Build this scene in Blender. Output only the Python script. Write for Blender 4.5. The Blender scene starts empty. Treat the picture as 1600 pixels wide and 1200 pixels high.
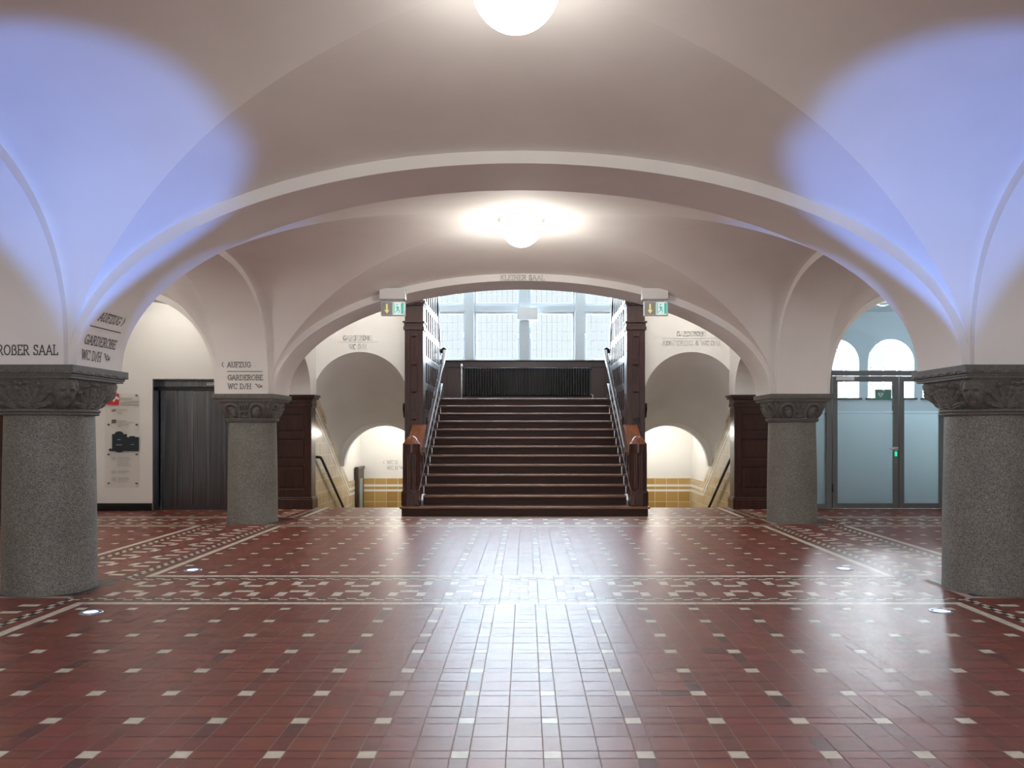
import bpy, bmesh, math, random
from mathutils import Vector, Matrix
PI = math.pi
R = math.radians
random.seed(7)
scene = bpy.context.scene
COL = scene.collection

# ------------------------------------------------------------------ camera
cam_data = bpy.data.cameras.new('camera')
cam = bpy.data.objects.new('camera', cam_data)
COL.objects.link(cam)
cam.location = (0.0, 0.0, 1.32)
cam.rotation_euler = (PI / 2, 0, 0)
cam_data.sensor_width = 36.0
cam_data.lens = 1240 / 1600 * 36
cam_data.shift_x = -22 / 1600
cam_data.shift_y = 73 / 1600
cam_data.clip_start = 0.05
scene.camera = cam

# ------------------------------------------------------------------ world
world = bpy.data.worlds.new('daylight')
scene.world = world
world.use_nodes = True
_bg = world.node_tree.nodes['Background']
_bg.inputs['Color'].default_value = (0.95, 0.98, 1.0, 1)
_bg.inputs['Strength'].default_value = 1.15

# ------------------------------------------------------------------ exposure
scene.view_settings.view_transform = 'Standard'
scene.view_settings.look = 'None'
scene.view_settings.gamma = 1.0
scene.view_settings.exposure = 0.06
scene.view_settings.use_curve_mapping = False


# daylight outside the window openings
def daylight(name, loc, rot, sx, sy, power, color=(0.86, 0.94, 1.0)):
    l = bpy.data.lights.new(name, 'AREA')
    l.shape = 'RECTANGLE'
    l.size, l.size_y = sx, sy
    l.energy = power
    l.color = color
    o = bpy.data.objects.new(name, l)
    COL.objects.link(o)
    o.location = loc
    o.rotation_euler = rot
    return o


daylight('stair_daylight', (-0.03, 18.35, 3.95), (R(-90), 0, 0), 5.6, 2.6, 1600, (0.80, 0.90, 1.0))
daylight('side_room_daylight', (7.3, 18.2, 2.6), (R(-90), 0, 0), 4.2, 1.8, 2300, (0.88, 0.94, 1.0))
daylight('entrance_daylight', (-0.05, -3.75, 1.75), (R(90), 0, 0), 5.4, 2.7, 185, (1.0, 0.97, 0.93))
LAMP_POWER = 40
LAMP_GLOW = 2.0
BLUE_POWER = 330

# ------------------------------------------------------------------ materials
def mat(name):
    m = bpy.data.materials.new(name)
    m.use_nodes = True
    return m, m.node_tree.nodes, m.node_tree.links, m.node_tree.nodes['Principled BSDF']


def simple(name, col, rough=0.5, metal=0.0, spec=0.5, emit=None, es=0.0):
    m, n, l, b = mat(name)
    b.inputs['Base Color'].default_value = (*col, 1)
    b.inputs['Roughness'].default_value = rough
    b.inputs['Metallic'].default_value = metal
    b.inputs['Specular IOR Level'].default_value = spec
    if emit:
        b.inputs['Emission Color'].default_value = (*emit, 1)
        b.inputs['Emission Strength'].default_value = es
    return m


def noisy(name, c1, c2, scale=8.0, rough=0.6, bump=0.0, detail=4.0, stretch=(1, 1, 1), spec=0.5, bscale=None, p0=0.35, p1=0.65):
    m, n, l, b = mat(name)
    tc = n.new('ShaderNodeTexCoord')
    mp = n.new('ShaderNodeMapping')
    mp.inputs['Scale'].default_value = stretch
    l.new(tc.outputs['Object'], mp.inputs['Vector'])
    t = n.new('ShaderNodeTexNoise')
    t.inputs['Scale'].default_value = scale
    t.inputs['Detail'].default_value = detail
    l.new(mp.outputs['Vector'], t.inputs['Vector'])
    cr = n.new('ShaderNodeValToRGB')
    cr.color_ramp.elements[0].color = (*c1, 1)
    cr.color_ramp.elements[1].color = (*c2, 1)
    cr.color_ramp.elements[0].position = p0
    cr.color_ramp.elements[1].position = p1
    l.new(t.outputs['Fac'], cr.inputs['Fac'])
    l.new(cr.outputs['Color'], b.inputs['Base Color'])
    b.inputs['Roughness'].default_value = rough
    b.inputs['Specular IOR Level'].default_value = spec
    if bump:
        bp = n.new('ShaderNodeBump')
        bp.inputs['Strength'].default_value = bump
        bp.inputs['Distance'].default_value = 0.01
        if bscale:
            t2 = n.new('ShaderNodeTexNoise')
            t2.inputs['Scale'].default_value = bscale
            l.new(mp.outputs['Vector'], t2.inputs['Vector'])
            l.new(t2.outputs['Fac'], bp.inputs['Height'])
        else:
            l.new(t.outputs['Fac'], bp.inputs['Height'])
        l.new(bp.outputs['Normal'], b.inputs['Normal'])
    return m


M = {}
M['plaster'] = noisy('plaster', (0.79, 0.765, 0.74), (0.84, 0.82, 0.795), 1.3, 0.75, 0.06, 5.0, spec=0.2, bscale=7)
M['wall'] = noisy('wall_paint', (0.80, 0.785, 0.75), (0.83, 0.815, 0.785), 1.5, 0.7, 0.03, spec=0.2)
M['coolwall'] = simple('cool_wall_paint', (0.50, 0.555, 0.585), 0.7, spec=0.2)
M['wood'] = noisy('dark_oak', (0.030, 0.0115, 0.0085), (0.062, 0.022, 0.015), 6, 0.30, 0.05, 6, (7, 7, 0.6))
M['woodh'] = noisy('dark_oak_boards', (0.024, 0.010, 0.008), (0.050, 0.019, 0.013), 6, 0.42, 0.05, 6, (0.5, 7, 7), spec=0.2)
M['panelwood'] = noisy('polished_oak', (0.035, 0.016, 0.012), (0.060, 0.026, 0.018), 6, 0.30, 0.04, 6, (7, 7, 0.6))
M['varnish'] = noisy('varnished_oak', (0.040, 0.016, 0.012), (0.075, 0.028, 0.018), 6, 0.22, 0.03, 6, (7, 0.8, 2))
M['varnish'].node_tree.nodes['Principled BSDF'].inputs['Coat Weight'].default_value = 0.8
M['varnish'].node_tree.nodes['Principled BSDF'].inputs['Coat Roughness'].default_value = 0.14
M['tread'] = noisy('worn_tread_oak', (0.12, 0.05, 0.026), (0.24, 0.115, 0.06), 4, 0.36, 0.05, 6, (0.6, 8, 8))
M['capwood'] = noisy('reddish_oak', (0.15, 0.045, 0.018), (0.27, 0.09, 0.035), 6, 0.35, 0.04, 6, (7, 0.8, 2))
M['steel'] = noisy('brushed_steel', (0.09, 0.096, 0.106), (0.17, 0.176, 0.19), 9, 0.20, 0.0, 3, (9, 9, 0.1))
M['steel'].node_tree.nodes['Principled BSDF'].inputs['Metallic'].default_value = 1.0
M['darkmetal'] = simple('dark_metal', (0.012, 0.012, 0.014), 0.4)
M['chrome'] = simple('chrome', (0.7, 0.7, 0.7), 0.12, 1.0)
M['alu'] = simple('grey_aluminium', (0.17, 0.185, 0.19), 0.42, 0.3)
M['white'] = simple('white_enamel', (0.80, 0.80, 0.79), 0.45)
M['frame'] = simple('window_paint', (0.60, 0.65, 0.68), 0.5)
M['black'] = simple('black_tile', (0.006, 0.007, 0.009), 0.18)
M['lead'] = simple('lead_came', (0.14, 0.14, 0.15), 0.6)
M['letter'] = simple('dark_lettering', (0.075, 0.07, 0.072), 0.7)
M['letterfaint'] = simple('pale_lettering', (0.60, 0.60, 0.58), 0.7)
M['lettermid'] = simple('grey_lettering', (0.42, 0.42, 0.41), 0.7)
M['radiator'] = simple('radiator_paint', (0.018, 0.016, 0.017), 0.4, spec=0.25)
M['lamp'] = simple('opal_glass', (0.9, 0.9, 0.88), 0.3, emit=(1.0, 0.985, 0.94), es=LAMP_GLOW)
M['lampoff'] = simple('unlit_opal_glass', (0.30, 0.40, 0.44), 0.3)
M['led'] = simple('blue_led_lens', (0.3, 0.4, 0.9), 0.2, emit=(0.30, 0.45, 1.0), es=5.0)
M['ledring'] = simple('lens_ring', (0.55, 0.6, 0.7), 0.3, 0.8)
M['green_led'] = simple('green_indicator', (0.02, 0.4, 0.2), 0.4, emit=(0.03, 0.85, 0.42), es=0.9)
M['grout'] = simple('grout', (0.44, 0.34, 0.31), 0.85)
M['signgreen'] = simple('sign_green', (0.10, 0.52, 0.40), 0.4, emit=(0.10, 0.62, 0.46), es=0.35)
M['signwhite'] = simple('lit_sign_white', (0.75, 0.85, 0.85), 0.4, emit=(0.82, 0.95, 0.98), es=0.45)
M['signgrey'] = simple('sign_grey_field', (0.42, 0.42, 0.38), 0.4)
M['signyellow'] = simple('sign_yellow', (0.85, 0.82, 0.30), 0.4, emit=(0.9, 0.85, 0.35), es=0.35)
M['aedgreen'] = simple('rescue_sign_green', (0.10, 0.33, 0.28), 0.4)
M['red'] = simple('logo_red', (0.62, 0.03, 0.03), 0.5)
M['navy'] = simple('plan_blue_black', (0.012, 0.022, 0.032), 0.5)
M['print'] = simple('grey_print', (0.50, 0.49, 0.46), 0.6)
M['cream'] = simple('cream_tile', (0.88, 0.86, 0.79), 0.2)
M['darkfloor'] = simple('basement_floor', (0.25, 0.2, 0.16), 0.5)


def stone(name, a, b_, rough, scale=130):
    m, n, l, b = mat(name)
    tc = n.new('ShaderNodeTexCoord')
    v = n.new('ShaderNodeTexVoronoi'); v.inputs['Scale'].default_value = scale
    l.new(tc.outputs['Object'], v.inputs['Vector'])
    t = n.new('ShaderNodeTexNoise'); t.inputs['Scale'].default_value = 3.0; t.inputs['Detail'].default_value = 6
    l.new(tc.outputs['Object'], t.inputs['Vector'])
    cr = n.new('ShaderNodeValToRGB')
    cr.color_ramp.elements[0].color = (*a, 1); cr.color_ramp.elements[1].color = (*b_, 1)
    cr.color_ramp.elements[0].position = 0.15; cr.color_ramp.elements[1].position = 0.95
    l.new(v.outputs['Color'], cr.inputs['Fac'])
    mx = n.new('ShaderNodeMix'); mx.data_type = 'RGBA'; mx.blend_type = 'MULTIPLY'; mx.inputs[0].default_value = 0.45
    cr2 = n.new('ShaderNodeValToRGB')
    cr2.color_ramp.elements[0].position = 0.3; cr2.color_ramp.elements[1].position = 0.7
    cr2.color_ramp.elements[0].color = (0.55, 0.55, 0.55, 1)
    l.new(t.outputs['Fac'], cr2.inputs['Fac'])
    l.new(cr.outputs['Color'], mx.inputs[6]); l.new(cr2.outputs['Color'], mx.inputs[7])
    l.new(mx.outputs[2], b.inputs['Base Color'])
    b.inputs['Roughness'].default_value = rough
    bp = n.new('ShaderNodeBump'); bp.inputs['Strength'].default_value = 0.25; bp.inputs['Distance'].default_value = 0.004
    l.new(v.outputs['Distance'], bp.inputs['Height']); l.new(bp.outputs['Normal'], b.inputs['Normal'])
    return m


M['granite'] = stone('grey_granite', (0.095, 0.093, 0.083), (0.35, 0.345, 0.31), 0.6, 175)
M['carved'] = stone('carved_granite', (0.09, 0.086, 0.079), (0.215, 0.206, 0.192), 0.65, 220)


def glass(name, tint, gloss=0.10, rough=0.02):
    m = bpy.data.materials.new(name); m.use_nodes = True
    n, l = m.node_tree.nodes, m.node_tree.links
    n.clear()
    o = n.new('ShaderNodeOutputMaterial'); mx = n.new('ShaderNodeMixShader')
    t = n.new('ShaderNodeBsdfTransparent'); t.inputs['Color'].default_value = (*tint, 1)
    g = n.new('ShaderNodeBsdfGlossy'); g.inputs['Roughness'].default_value = rough
    f = n.new('ShaderNodeFresnel'); f.inputs['IOR'].default_value = 1.45
    ge = n.new('ShaderNodeNewGeometry')
    inv = n.new('ShaderNodeMath'); inv.operation = 'SUBTRACT'; inv.inputs[0].default_value = 1.0
    mu = n.new('ShaderNodeMath'); mu.operation = 'MULTIPLY'
    l.new(ge.outputs['Backfacing'], inv.inputs[1])
    l.new(f.outputs[0], mu.inputs[0]); l.new(inv.outputs[0], mu.inputs[1])
    l.new(mu.outputs[0], mx.inputs[0]); l.new(t.outputs[0], mx.inputs[1]); l.new(g.outputs[0], mx.inputs[2])
    l.new(mx.outputs[0], o.inputs['Surface'])
    return m


def frosted(name, col, trans=0.8):
    m = bpy.data.materials.new(name); m.use_nodes = True
    n, l = m.node_tree.nodes, m.node_tree.links
    n.clear()
    o = n.new('ShaderNodeOutputMaterial')
    t = n.new('ShaderNodeBsdfTranslucent'); t.inputs['Color'].default_value = (*col, 1)
    d = n.new('ShaderNodeBsdfDiffuse'); d.inputs['Color'].default_value = (*col, 1)
    mx = n.new('ShaderNodeMixShader'); mx.inputs[0].default_value = trans
    l.new(d.outputs[0], mx.inputs[1]); l.new(t.outputs[0], mx.inputs[2])
    g = n.new('ShaderNodeBsdfGlossy'); g.inputs['Roughness'].default_value = 0.08
    f = n.new('ShaderNodeFresnel'); f.inputs['IOR'].default_value = 1.45
    mx2 = n.new('ShaderNodeMixShader')
    l.new(f.outputs[0], mx2.inputs[0]); l.new(mx.outputs[0], mx2.inputs[1]); l.new(g.outputs[0], mx2.inputs[2])
    l.new(mx2.outputs[0], o.inputs['Surface'])
    return m


M['glass'] = glass('clear_glass', (0.965, 0.975, 0.975))
M['leadglass'] = glass('old_window_glass', (0.86, 0.90, 0.92))
M['frost'] = frosted('frosted_film', (0.63, 0.72, 0.75))
M['acrylic'] = glass('clear_acrylic', (0.985, 0.98, 0.975))


def tile_floor_material():
    m, n, l, b = mat('floor_tiles')
    at = n.new('ShaderNodeAttribute'); at.attribute_name = 'tile_color'
    tc = n.new('ShaderNodeTexCoord')
    t = n.new('ShaderNodeTexNoise'); t.inputs['Scale'].default_value = 14; t.inputs['Detail'].default_value = 5
    l.new(tc.outputs['Object'], t.inputs['Vector'])
    cr = n.new('ShaderNodeValToRGB')
    cr.color_ramp.elements[0].color = (0.78, 0.78, 0.78, 1); cr.color_ramp.elements[0].position = 0.3
    cr.color_ramp.elements[1].color = (1.05, 1.05, 1.05, 1); cr.color_ramp.elements[1].position = 0.7
    l.new(t.outputs['Fac'], cr.inputs['Fac'])
    mx = n.new('ShaderNodeMix'); mx.data_type = 'RGBA'; mx.blend_type = 'MULTIPLY'; mx.inputs[0].default_value = 1
    l.new(at.outputs['Color'], mx.inputs[6]); l.new(cr.outputs['Color'], mx.inputs[7])
    l.new(mx.outputs[2], b.inputs['Base Color'])
    t2 = n.new('ShaderNodeTexNoise'); t2.inputs['Scale'].default_value = 3.0; t2.inputs['Detail'].default_value = 4
    l.new(tc.outputs['Object'], t2.inputs['Vector'])
    mr = n.new('ShaderNodeMapRange'); mr.inputs['To Min'].default_value = 0.34; mr.inputs['To Max'].default_value = 0.41
    l.new(t2.outputs['Fac'], mr.inputs['Value']); l.new(mr.outputs[0], b.inputs['Roughness'])
    b.inputs['Specular IOR Level'].default_value = 0.8
    return m


M['floor'] = tile_floor_material()


def wall_tile_material(name, c1, c2, grout, sx):
    m, n, l, b = mat(name)
    tc = n.new('ShaderNodeTexCoord'); sp = n.new('ShaderNodeSeparateXYZ'); cb = n.new('ShaderNodeCombineXYZ')
    l.new(tc.outputs['Object'], sp.inputs[0])
    ad = n.new('ShaderNodeMath'); ad.operation = 'ADD'
    l.new(sp.outputs[0], ad.inputs[0]); l.new(sp.outputs[1], ad.inputs[1])
    l.new(ad.outputs[0], cb.inputs[0]); l.new(sp.outputs[2], cb.inputs[1])
    br = n.new('ShaderNodeTexBrick')
    br.offset = 0.0
    br.inputs['Color1'].default_value = (*c1, 1); br.inputs['Color2'].default_value = (*c2, 1)
    br.inputs['Mortar'].default_value = (*grout, 1)
    br.inputs['Scale'].default_value = 1.0
    br.inputs['Brick Width'].default_value = sx; br.inputs['Row Height'].default_value = sx
    br.inputs['Mortar Size'].default_value = 0.006
    l.new(cb.outputs[0], br.inputs['Vector']); l.new(br.outputs['Color'], b.inputs['Base Color'])
    b.inputs['Roughness'].default_value = 0.16
    return m


M['dado'] = wall_tile_material('ochre_wall_tiles', (0.46, 0.28, 0.085), (0.56, 0.36, 0.13), (0.75, 0.66, 0.45), 0.26)
M['dadopaleglare'] = wall_tile_material('pale_glare_wall_tiles', (0.60, 0.48, 0.30), (0.68, 0.57, 0.40), (0.80, 0.73, 0.62), 0.22)  # paler copy of the ochre tiles, glare on the outer wall painted in


# ------------------------------------------------------------------ mesh helpers
class MB:
    def __init__(self):
        self.bm = bmesh.new()

    def quad(self, pts, smooth=False):
        vs = [self.bm.verts.new(p) for p in pts]
        f = self.bm.faces.new(vs); f.smooth = smooth
        return f

    def box(self, x0, x1, y0, y1, z0, z1):
        v = [self.bm.verts.new((x, y, z)) for z in (z0, z1) for y in (y0, y1) for x in (x0, x1)]
        for f in ((0, 2, 3, 1), (4, 5, 7, 6), (0, 1, 5, 4), (2, 6, 7, 3), (0, 4, 6, 2), (1, 3, 7, 5)):
            self.bm.faces.new([v[i] for i in f])
        return self

    def prism(self, pts2, axis, a, b, smooth=False):
        """extrude a 2D polygon. axis 'y': pts (x,z); 'x': pts (y,z); 'z': pts (x,y)"""
        def P(p, t):
            return {'y': (p[0], t, p[1]), 'x': (t, p[0], p[1]), 'z': (p[0], p[1], t)}[axis]
        A = [self.bm.verts.new(P(p, a)) for p in pts2]
        B = [self.bm.verts.new(P(p, b)) for p in pts2]
        self.bm.faces.new(A); self.bm.faces.new(list(reversed(B)))
        n = len(A)
        for i in range(n):
            f = self.bm.faces.new((A[i], B[i], B[(i + 1) % n], A[(i + 1) % n])); f.smooth = smooth
        return self

    def lathe(self, prof, cx=0, cy=0, seg=48, smooth=True, a0=0.0, a1=2 * PI):
        full = abs(a1 - a0 - 2 * PI) < 1e-6
        n = seg if full else seg + 1
        rings = []
        for r, z in prof:
            if r < 1e-6:
                rings.append([self.bm.verts.new((cx, cy, z))])
            else:
                rings.append([self.bm.verts.new((cx + r * math.cos(a0 + (a1 - a0) * i / seg), cy + r * math.sin(a0 + (a1 - a0) * i / seg), z)) for i in range(n)])
        for A, B in zip(rings, rings[1:]):
            for i in range(seg):
                j = (i + 1) % n
                if len(A) == 1 and len(B) == 1:
                    continue
                if len(A) == 1:
                    f = self.bm.faces.new((A[0], B[j], B[i]))
                elif len(B) == 1:
                    f = self.bm.faces.new((A[i], A[j], B[0]))
                else:
                    f = self.bm.faces.new((A[i], A[j], B[j], B[i]))
                f.smooth = smooth
        return self

    def tube(self, pts, r, seg=10, flat=1.0):
        pts = [Vector(p) for p in pts]
        rings = []
        for i, p in enumerate(pts):
            d = (pts[min(i + 1, len(pts) - 1)] - pts[max(i - 1, 0)]).normalized()
            u = d.cross(Vector((0, 0, 1)))
            if u.length < 1e-3:
                u = Vector((1, 0, 0))
            u.normalize(); w = u.cross(d).normalized()
            rings.append([self.bm.verts.new(p + u * r * math.cos(2 * PI * k / seg) + w * r * flat * math.sin(2 * PI * k / seg)) for k in range(seg)])
        for A, B in zip(rings, rings[1:]):
            for k in range(seg):
                f = self.bm.faces.new((A[k], A[(k + 1) % seg], B[(k + 1) % seg], B[k])); f.smooth = True
        self.bm.faces.new(rings[0]); self.bm.faces.new(list(reversed(rings[-1])))
        return self

    def build(self, name, material, parent=None, bevel=0.0, recalc=True, kind=None):
        if recalc:
            bmesh.ops.recalc_face_normals(self.bm, faces=self.bm.faces)
        me = bpy.data.meshes.new(name)
        self.bm.to_mesh(me); self.bm.free()
        o = bpy.data.objects.new(name, me)
        me.materials.append(M[material] if isinstance(material, str) else material)
        COL.objects.link(o)
        if parent:
            o.parent = parent
        if bevel:
            b = o.modifiers.new('bevel', 'BEVEL'); b.width = bevel; b.segments = 2; b.limit_method = 'ANGLE'; b.angle_limit = R(40)
        if kind:
            o['kind'] = kind
        return o


def thing(name, label, cat, loc=(0, 0, 0), rz=0.0, group=None):
    o = bpy.data.objects.new(name, None)
    COL.objects.link(o)
    o.location = loc; o.rotation_euler = (0, 0, rz)
    o['label'] = label; o['category'] = cat; o['kind'] = 'thing'
    if group:
        o['group'] = group
    return o


def tag(o, label, cat, group=None, kind='thing'):
    o['label'] = label; o['category'] = cat; o['kind'] = kind
    if group:
        o['group'] = group
    return o


def struct(name, mb, material, parent=None, bevel=0.0, recalc=True):
    return mb.build(name, material, parent, bevel, recalc, None if parent else 'structure')


def copy_tree(src, loc, label, rz=None):
    r = src.copy(); COL.objects.link(r); r.location = loc; r['label'] = label
    if rz is not None:
        r.rotation_euler = (0, 0, rz)
    for ch in list(src.children):
        c = ch.copy(); COL.objects.link(c); c.parent = r
        for g in list(ch.children):
            d = g.copy(); COL.objects.link(d); d.parent = c
    return r


# ------------------------------------------------------------------ layout numbers (metres)
XL, XR = -3.98, 3.87                      # the two column lines
XC = (XL + XR) / 2
YC = [1.72, 6.64, 11.56]                  # transverse arch lines
ZS = 1.838                                # top of the abacus, springing of the arches
HW = 0.355                                # half width of an arch
SP = 0.42                                 # arch springing from the column centre
TOP = 5.0
CENTRAL = (XR - XL) / 2 - SP              # half span of the big arches
AIS = 1.42                                # half span of the aisle arches
XLW = XL - SP - 2 * AIS - 0.065           # left aisle wall
XRW = XR + SP + 2 * AIS + 0.065


def arch_pts(c, half, zs, rise, n=2.0, N=72):
    out = []
    for i in range(N + 1):
        a = PI * i / N
        cs, sn = math.cos(a), math.sin(a)
        out.append((c - half * math.copysign(abs(cs) ** (2 / n), cs), zs + rise * abs(sn) ** (2 / n)))
    return out


def arch_slab(name, axis, c, half, rise, n, lo, hi, p0, p1, zs=ZS, top=TOP, material='plaster', N=72):
    """a wall slab carried by an arch: faces at p0 and p1, soffit as a smooth strip"""
    mb = MB()
    pts = arch_pts(c, half, zs, rise, n, N)

    def P(q, t):
        return (q[0], t, q[1]) if axis == 'y' else (t, q[0], q[1])
    full = [(lo, zs)] + pts + [(hi, zs)]
    for t in (p0, p1):
        for a, b in zip(full, full[1:]):
            if abs(a[0] - b[0]) > 1e-6:
                mb.quad([P(a, t), P(b, t), P((b[0], top), t), P((a[0], top), t)])
    A = [mb.bm.verts.new(P(q, p0)) for q in pts]
    B = [mb.bm.verts.new(P(q, p1)) for q in pts]
    for i in range(len(pts) - 1):
        f = mb.bm.faces.new((A[i], A[i + 1], B[i + 1], B[i])); f.smooth = True
    for a, b in ((full[0], full[1]), (full[-2], full[-1])):
        if abs(a[0] - b[0]) > 1e-6:
            mb.quad([P(a, p0), P(b, p0), P(b, p1), P(a, p1)])
    for x in (lo, hi):
        mb.quad([P((x, zs), p0), P((x, zs), p1), P((x, top), p1), P((x, top), p0)])
    mb.quad([P((lo, top), p0), P((hi, top), p0), P((hi, top), p1), P((lo, top), p1)])
    return struct(name, mb, material, recalc=False)


RISE_C, RISE_L, RISE_A = 1.60, 1.565, 1.42
LH = 2.46 - SP                             # half span of the arches along the hall
for y in YC:
    arch_slab('ceiling_arch', 'y', XC, CENTRAL, RISE_C, 2.0, XL, XR, y - HW, y + HW, N=96)
for y in YC[1:]:
    arch_slab('ceiling_arch', 'y', XL - SP - AIS, AIS, RISE_A, 2.3, XLW - 0.2, XL, y - HW, y + HW)
    arch_slab('ceiling_arch', 'y', XR + SP + AIS, AIS, RISE_A, 2.3, XR, XRW + 0.2, y - HW, y + HW)
for X in (XL, XR):
    for i in range(2):
        y0 = YC[i]
        arch_slab('ceiling_arch', 'x', y0 + 2.46, LH, RISE_L, 2.6, y0, y0 + 4.92, X - HW, X + HW)
    arch_slab('ceiling_arch', 'x', 12.675, 0.695, 0.69, 2.0, 11.56, 13.73, X - HW, X + HW, zs=1.90)
    arch_slab('ceiling_arch', 'x', YC[0] - 2.46, LH, RISE_L, 2.6, YC[0] - 4.92, YC[0], X - HW, X + HW)


# ---- groin vaults
def vault(name, cx, cy, ax, ay, rx, nx, ry, ny, crown):
    def Ex(u): return rx * max(0.0, 1 - abs(u) ** nx) ** (1 / nx)
    def Ey(v, u):
        k = 2.0 + (ny - 2.0) * abs(u) ** 5
        return ry * max(0.0, 1 - abs(v) ** k) ** (1 / k)
    c1, c2 = crown - rx, crown - ry
    def zx(u, v): return Ex(u) + c1 * (1 - v * v)
    def zy(u, v): return Ey(v, u) + c2 * (1 - u * u)

    def groin(v):
        lo, hi = 0.0, 1.0
        if v <= 1e-9:
            return 0.0
        for _ in range(50):
            m = (lo + hi) / 2
            if zx(m, v) > zy(m, v):
                lo = m
            else:
                hi = m
        return lo
    NV, NU = 40, 40
    vs = [math.sin(PI / 2 * i / NV) for i in range(NV + 1)]
    gs = [groin(v) for v in vs]
    gs[-1] = 1.0
    mb = MB()
    W = lambda u, v, z: (cx + ax * u, cy + ay * v, ZS + z)
    for sgn in (1, -1):
        rows = []
        for v, g in zip(vs, gs):
            th = math.asin(min(1, g))
            row = []
            for k in range(NU + 1):
                u = math.sin(th * (2 * k / NU - 1))
                row.append(mb.bm.verts.new(W(u, sgn * v, zx(u, v))))
            rows.append(row)
        for A, B in zip(rows, rows[1:]):
            for k in range(NU):
                try:
                    f = mb.bm.faces.new((A[k], A[k + 1], B[k + 1], B[k])); f.smooth = True
                except ValueError:
                    pass
    for sgn in (1, -1):
        allv = [(-v, g) for v, g in zip(reversed(vs), reversed(gs))][:-1] + list(zip(vs, gs))
        rows = []
        for v, g in allv:
            row = []
            t0 = math.asin(min(1, g))
            for k in range(NU + 1):
                u = math.sin(t0 + (PI / 2 - t0) * k / NU)
                row.append(mb.bm.verts.new(W(sgn * u, v, zy(u, v))))
            rows.append(row)
        for A, B in zip(rows, rows[1:]):
            for k in range(NU):
                try:
                    f = mb.bm.faces.new((A[k], A[k + 1], B[k + 1], B[k])); f.smooth = True
                except ValueError:
                    pass
    bmesh.ops.dissolve_degenerate(mb.bm, dist=1e-5, edges=mb.bm.edges)
    return struct(name, mb, 'plaster', recalc=False)


VAX = (XR - XL) / 2 - HW
VAY = 2.46 - HW
CROWN = 1.90
for y in (YC[0] - 2.46, YC[0] + 2.46, YC[1] + 2.46):
    vault('ceiling', XC, y, VAX, VAY, 1.70, 2.04, 1.66, 2.6, CROWN)
for y in (YC[0] + 2.46, YC[1] + 2.46):
    vault('ceiling', XL - SP - AIS, y, AIS + 0.065, VAY, 1.51, 2.3, 1.66, 2.6, 1.80)
    vault('ceiling', XR + SP + AIS, y, AIS + 0.065, VAY, 1.51, 2.3, 1.66, 2.6, 1.80)

# ---- walls of the hall
struct('wall_left', MB().box(XLW - 0.2, XLW, 1.4, 13.5, 0, TOP), 'wall')
struct('wall_right', MB().box(XRW, XRW + 0.2, 1.4, 13.3, 0, TOP), 'wall')
struct('wall_back_left', MB().box(XLW, XL, 1.36, 1.6, 0, TOP), 'wall')
struct('wall_back_right', MB().box(XR, XRW, 1.36, 1.6, 0, TOP), 'wall')
struct('wall_side_left', MB().box(XL - 0.2, XL + 0.1, -3.4, 1.4, 0, TOP), 'wall')
struct('wall_side_right', MB().box(XR - 0.1, XR + 0.2, -3.4, 1.4, 0, TOP), 'wall')
mb = MB()
mb.box(XL, -2.8, -3.5, -3.2, 0, TOP); mb.box(2.7, XR, -3.5, -3.2, 0, TOP); mb.box(-2.8, 2.7, -3.5, -3.2, 3.1, TOP); mb.box(-2.8, 2.7, -3.5, -3.2, 0, 0.4)
struct('wall_back', mb, 'wall')
mb = MB()
for k in range(6):
    x = -2.8 + 5.5 * k / 5
    mb.box(x - 0.04, x + 0.04, -3.38, -3.32, 0.4, 3.1)
mb.box(-2.8, 2.7, -3.38, -3.32, 0.4, 0.48); mb.box(-2.8, 2.7, -3.38, -3.32, 3.02, 3.1)
wb = struct('window_8', mb, 'alu')
MB().box(-2.8, 2.7, -3.353, -3.347, 0.48, 3.02).build('window_pane', 'glass', wb)
# wall with the lift, left aisle
LW = 13.09
EX0, EX1, EZ = -6.16, -4.72, 2.175
mb = MB()
mb.box(XLW, EX0, LW, LW + 0.3, 0, TOP)
mb.box(EX1, XL - 0.45, LW, LW + 0.3, 0, TOP); mb.box(XL - 0.45, XL - 0.3, LW, LW + 0.19, 0, TOP)
mb.box(EX0, EX1, LW, LW + 0.3, EZ, TOP)
struct('wall_lift', mb, 'wall')
struct('wall_lift_shaft', MB().box(EX0 - 0.1, EX1 + 0.1, LW + 0.32, LW + 0.5, 0, EZ + 0.1), 'wall')
struct('baseboard_left', MB().box(XLW, EX0 - 0.005, LW - 0.02, LW, 0, 0.125), 'black', bevel=0.004)
struct('ceiling_lift_lobby', MB().box(XLW, XL, YC[2] + HW, LW + 0.3, 3.78, 3.9), 'plaster')
# left aisle door, a dark sliver past the first column
dl = struct('door_1', MB().box(XLW, XLW + 0.06, 10.3, 11.15, 0.0, 2.05), 'wood', bevel=0.008)
mbd = MB()
for (z0, z1) in ((0.2, 0.95), (1.15, 1.9)):
    mbd.box(XLW + 0.06, XLW + 0.075, 10.42, 10.70, z0, z1); mbd.box(XLW + 0.06, XLW + 0.075, 10.76, 11.03, z0, z1)
mbd.build('door_panel', 'wood', dl, 0.006)
MB().tube([(XLW + 0.06, 10.40, 1.02), (XLW + 0.11, 10.40, 1.02), (XLW + 0.11, 10.52, 1.02)], 0.01).build('door_handle', 'chrome', dl)

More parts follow.
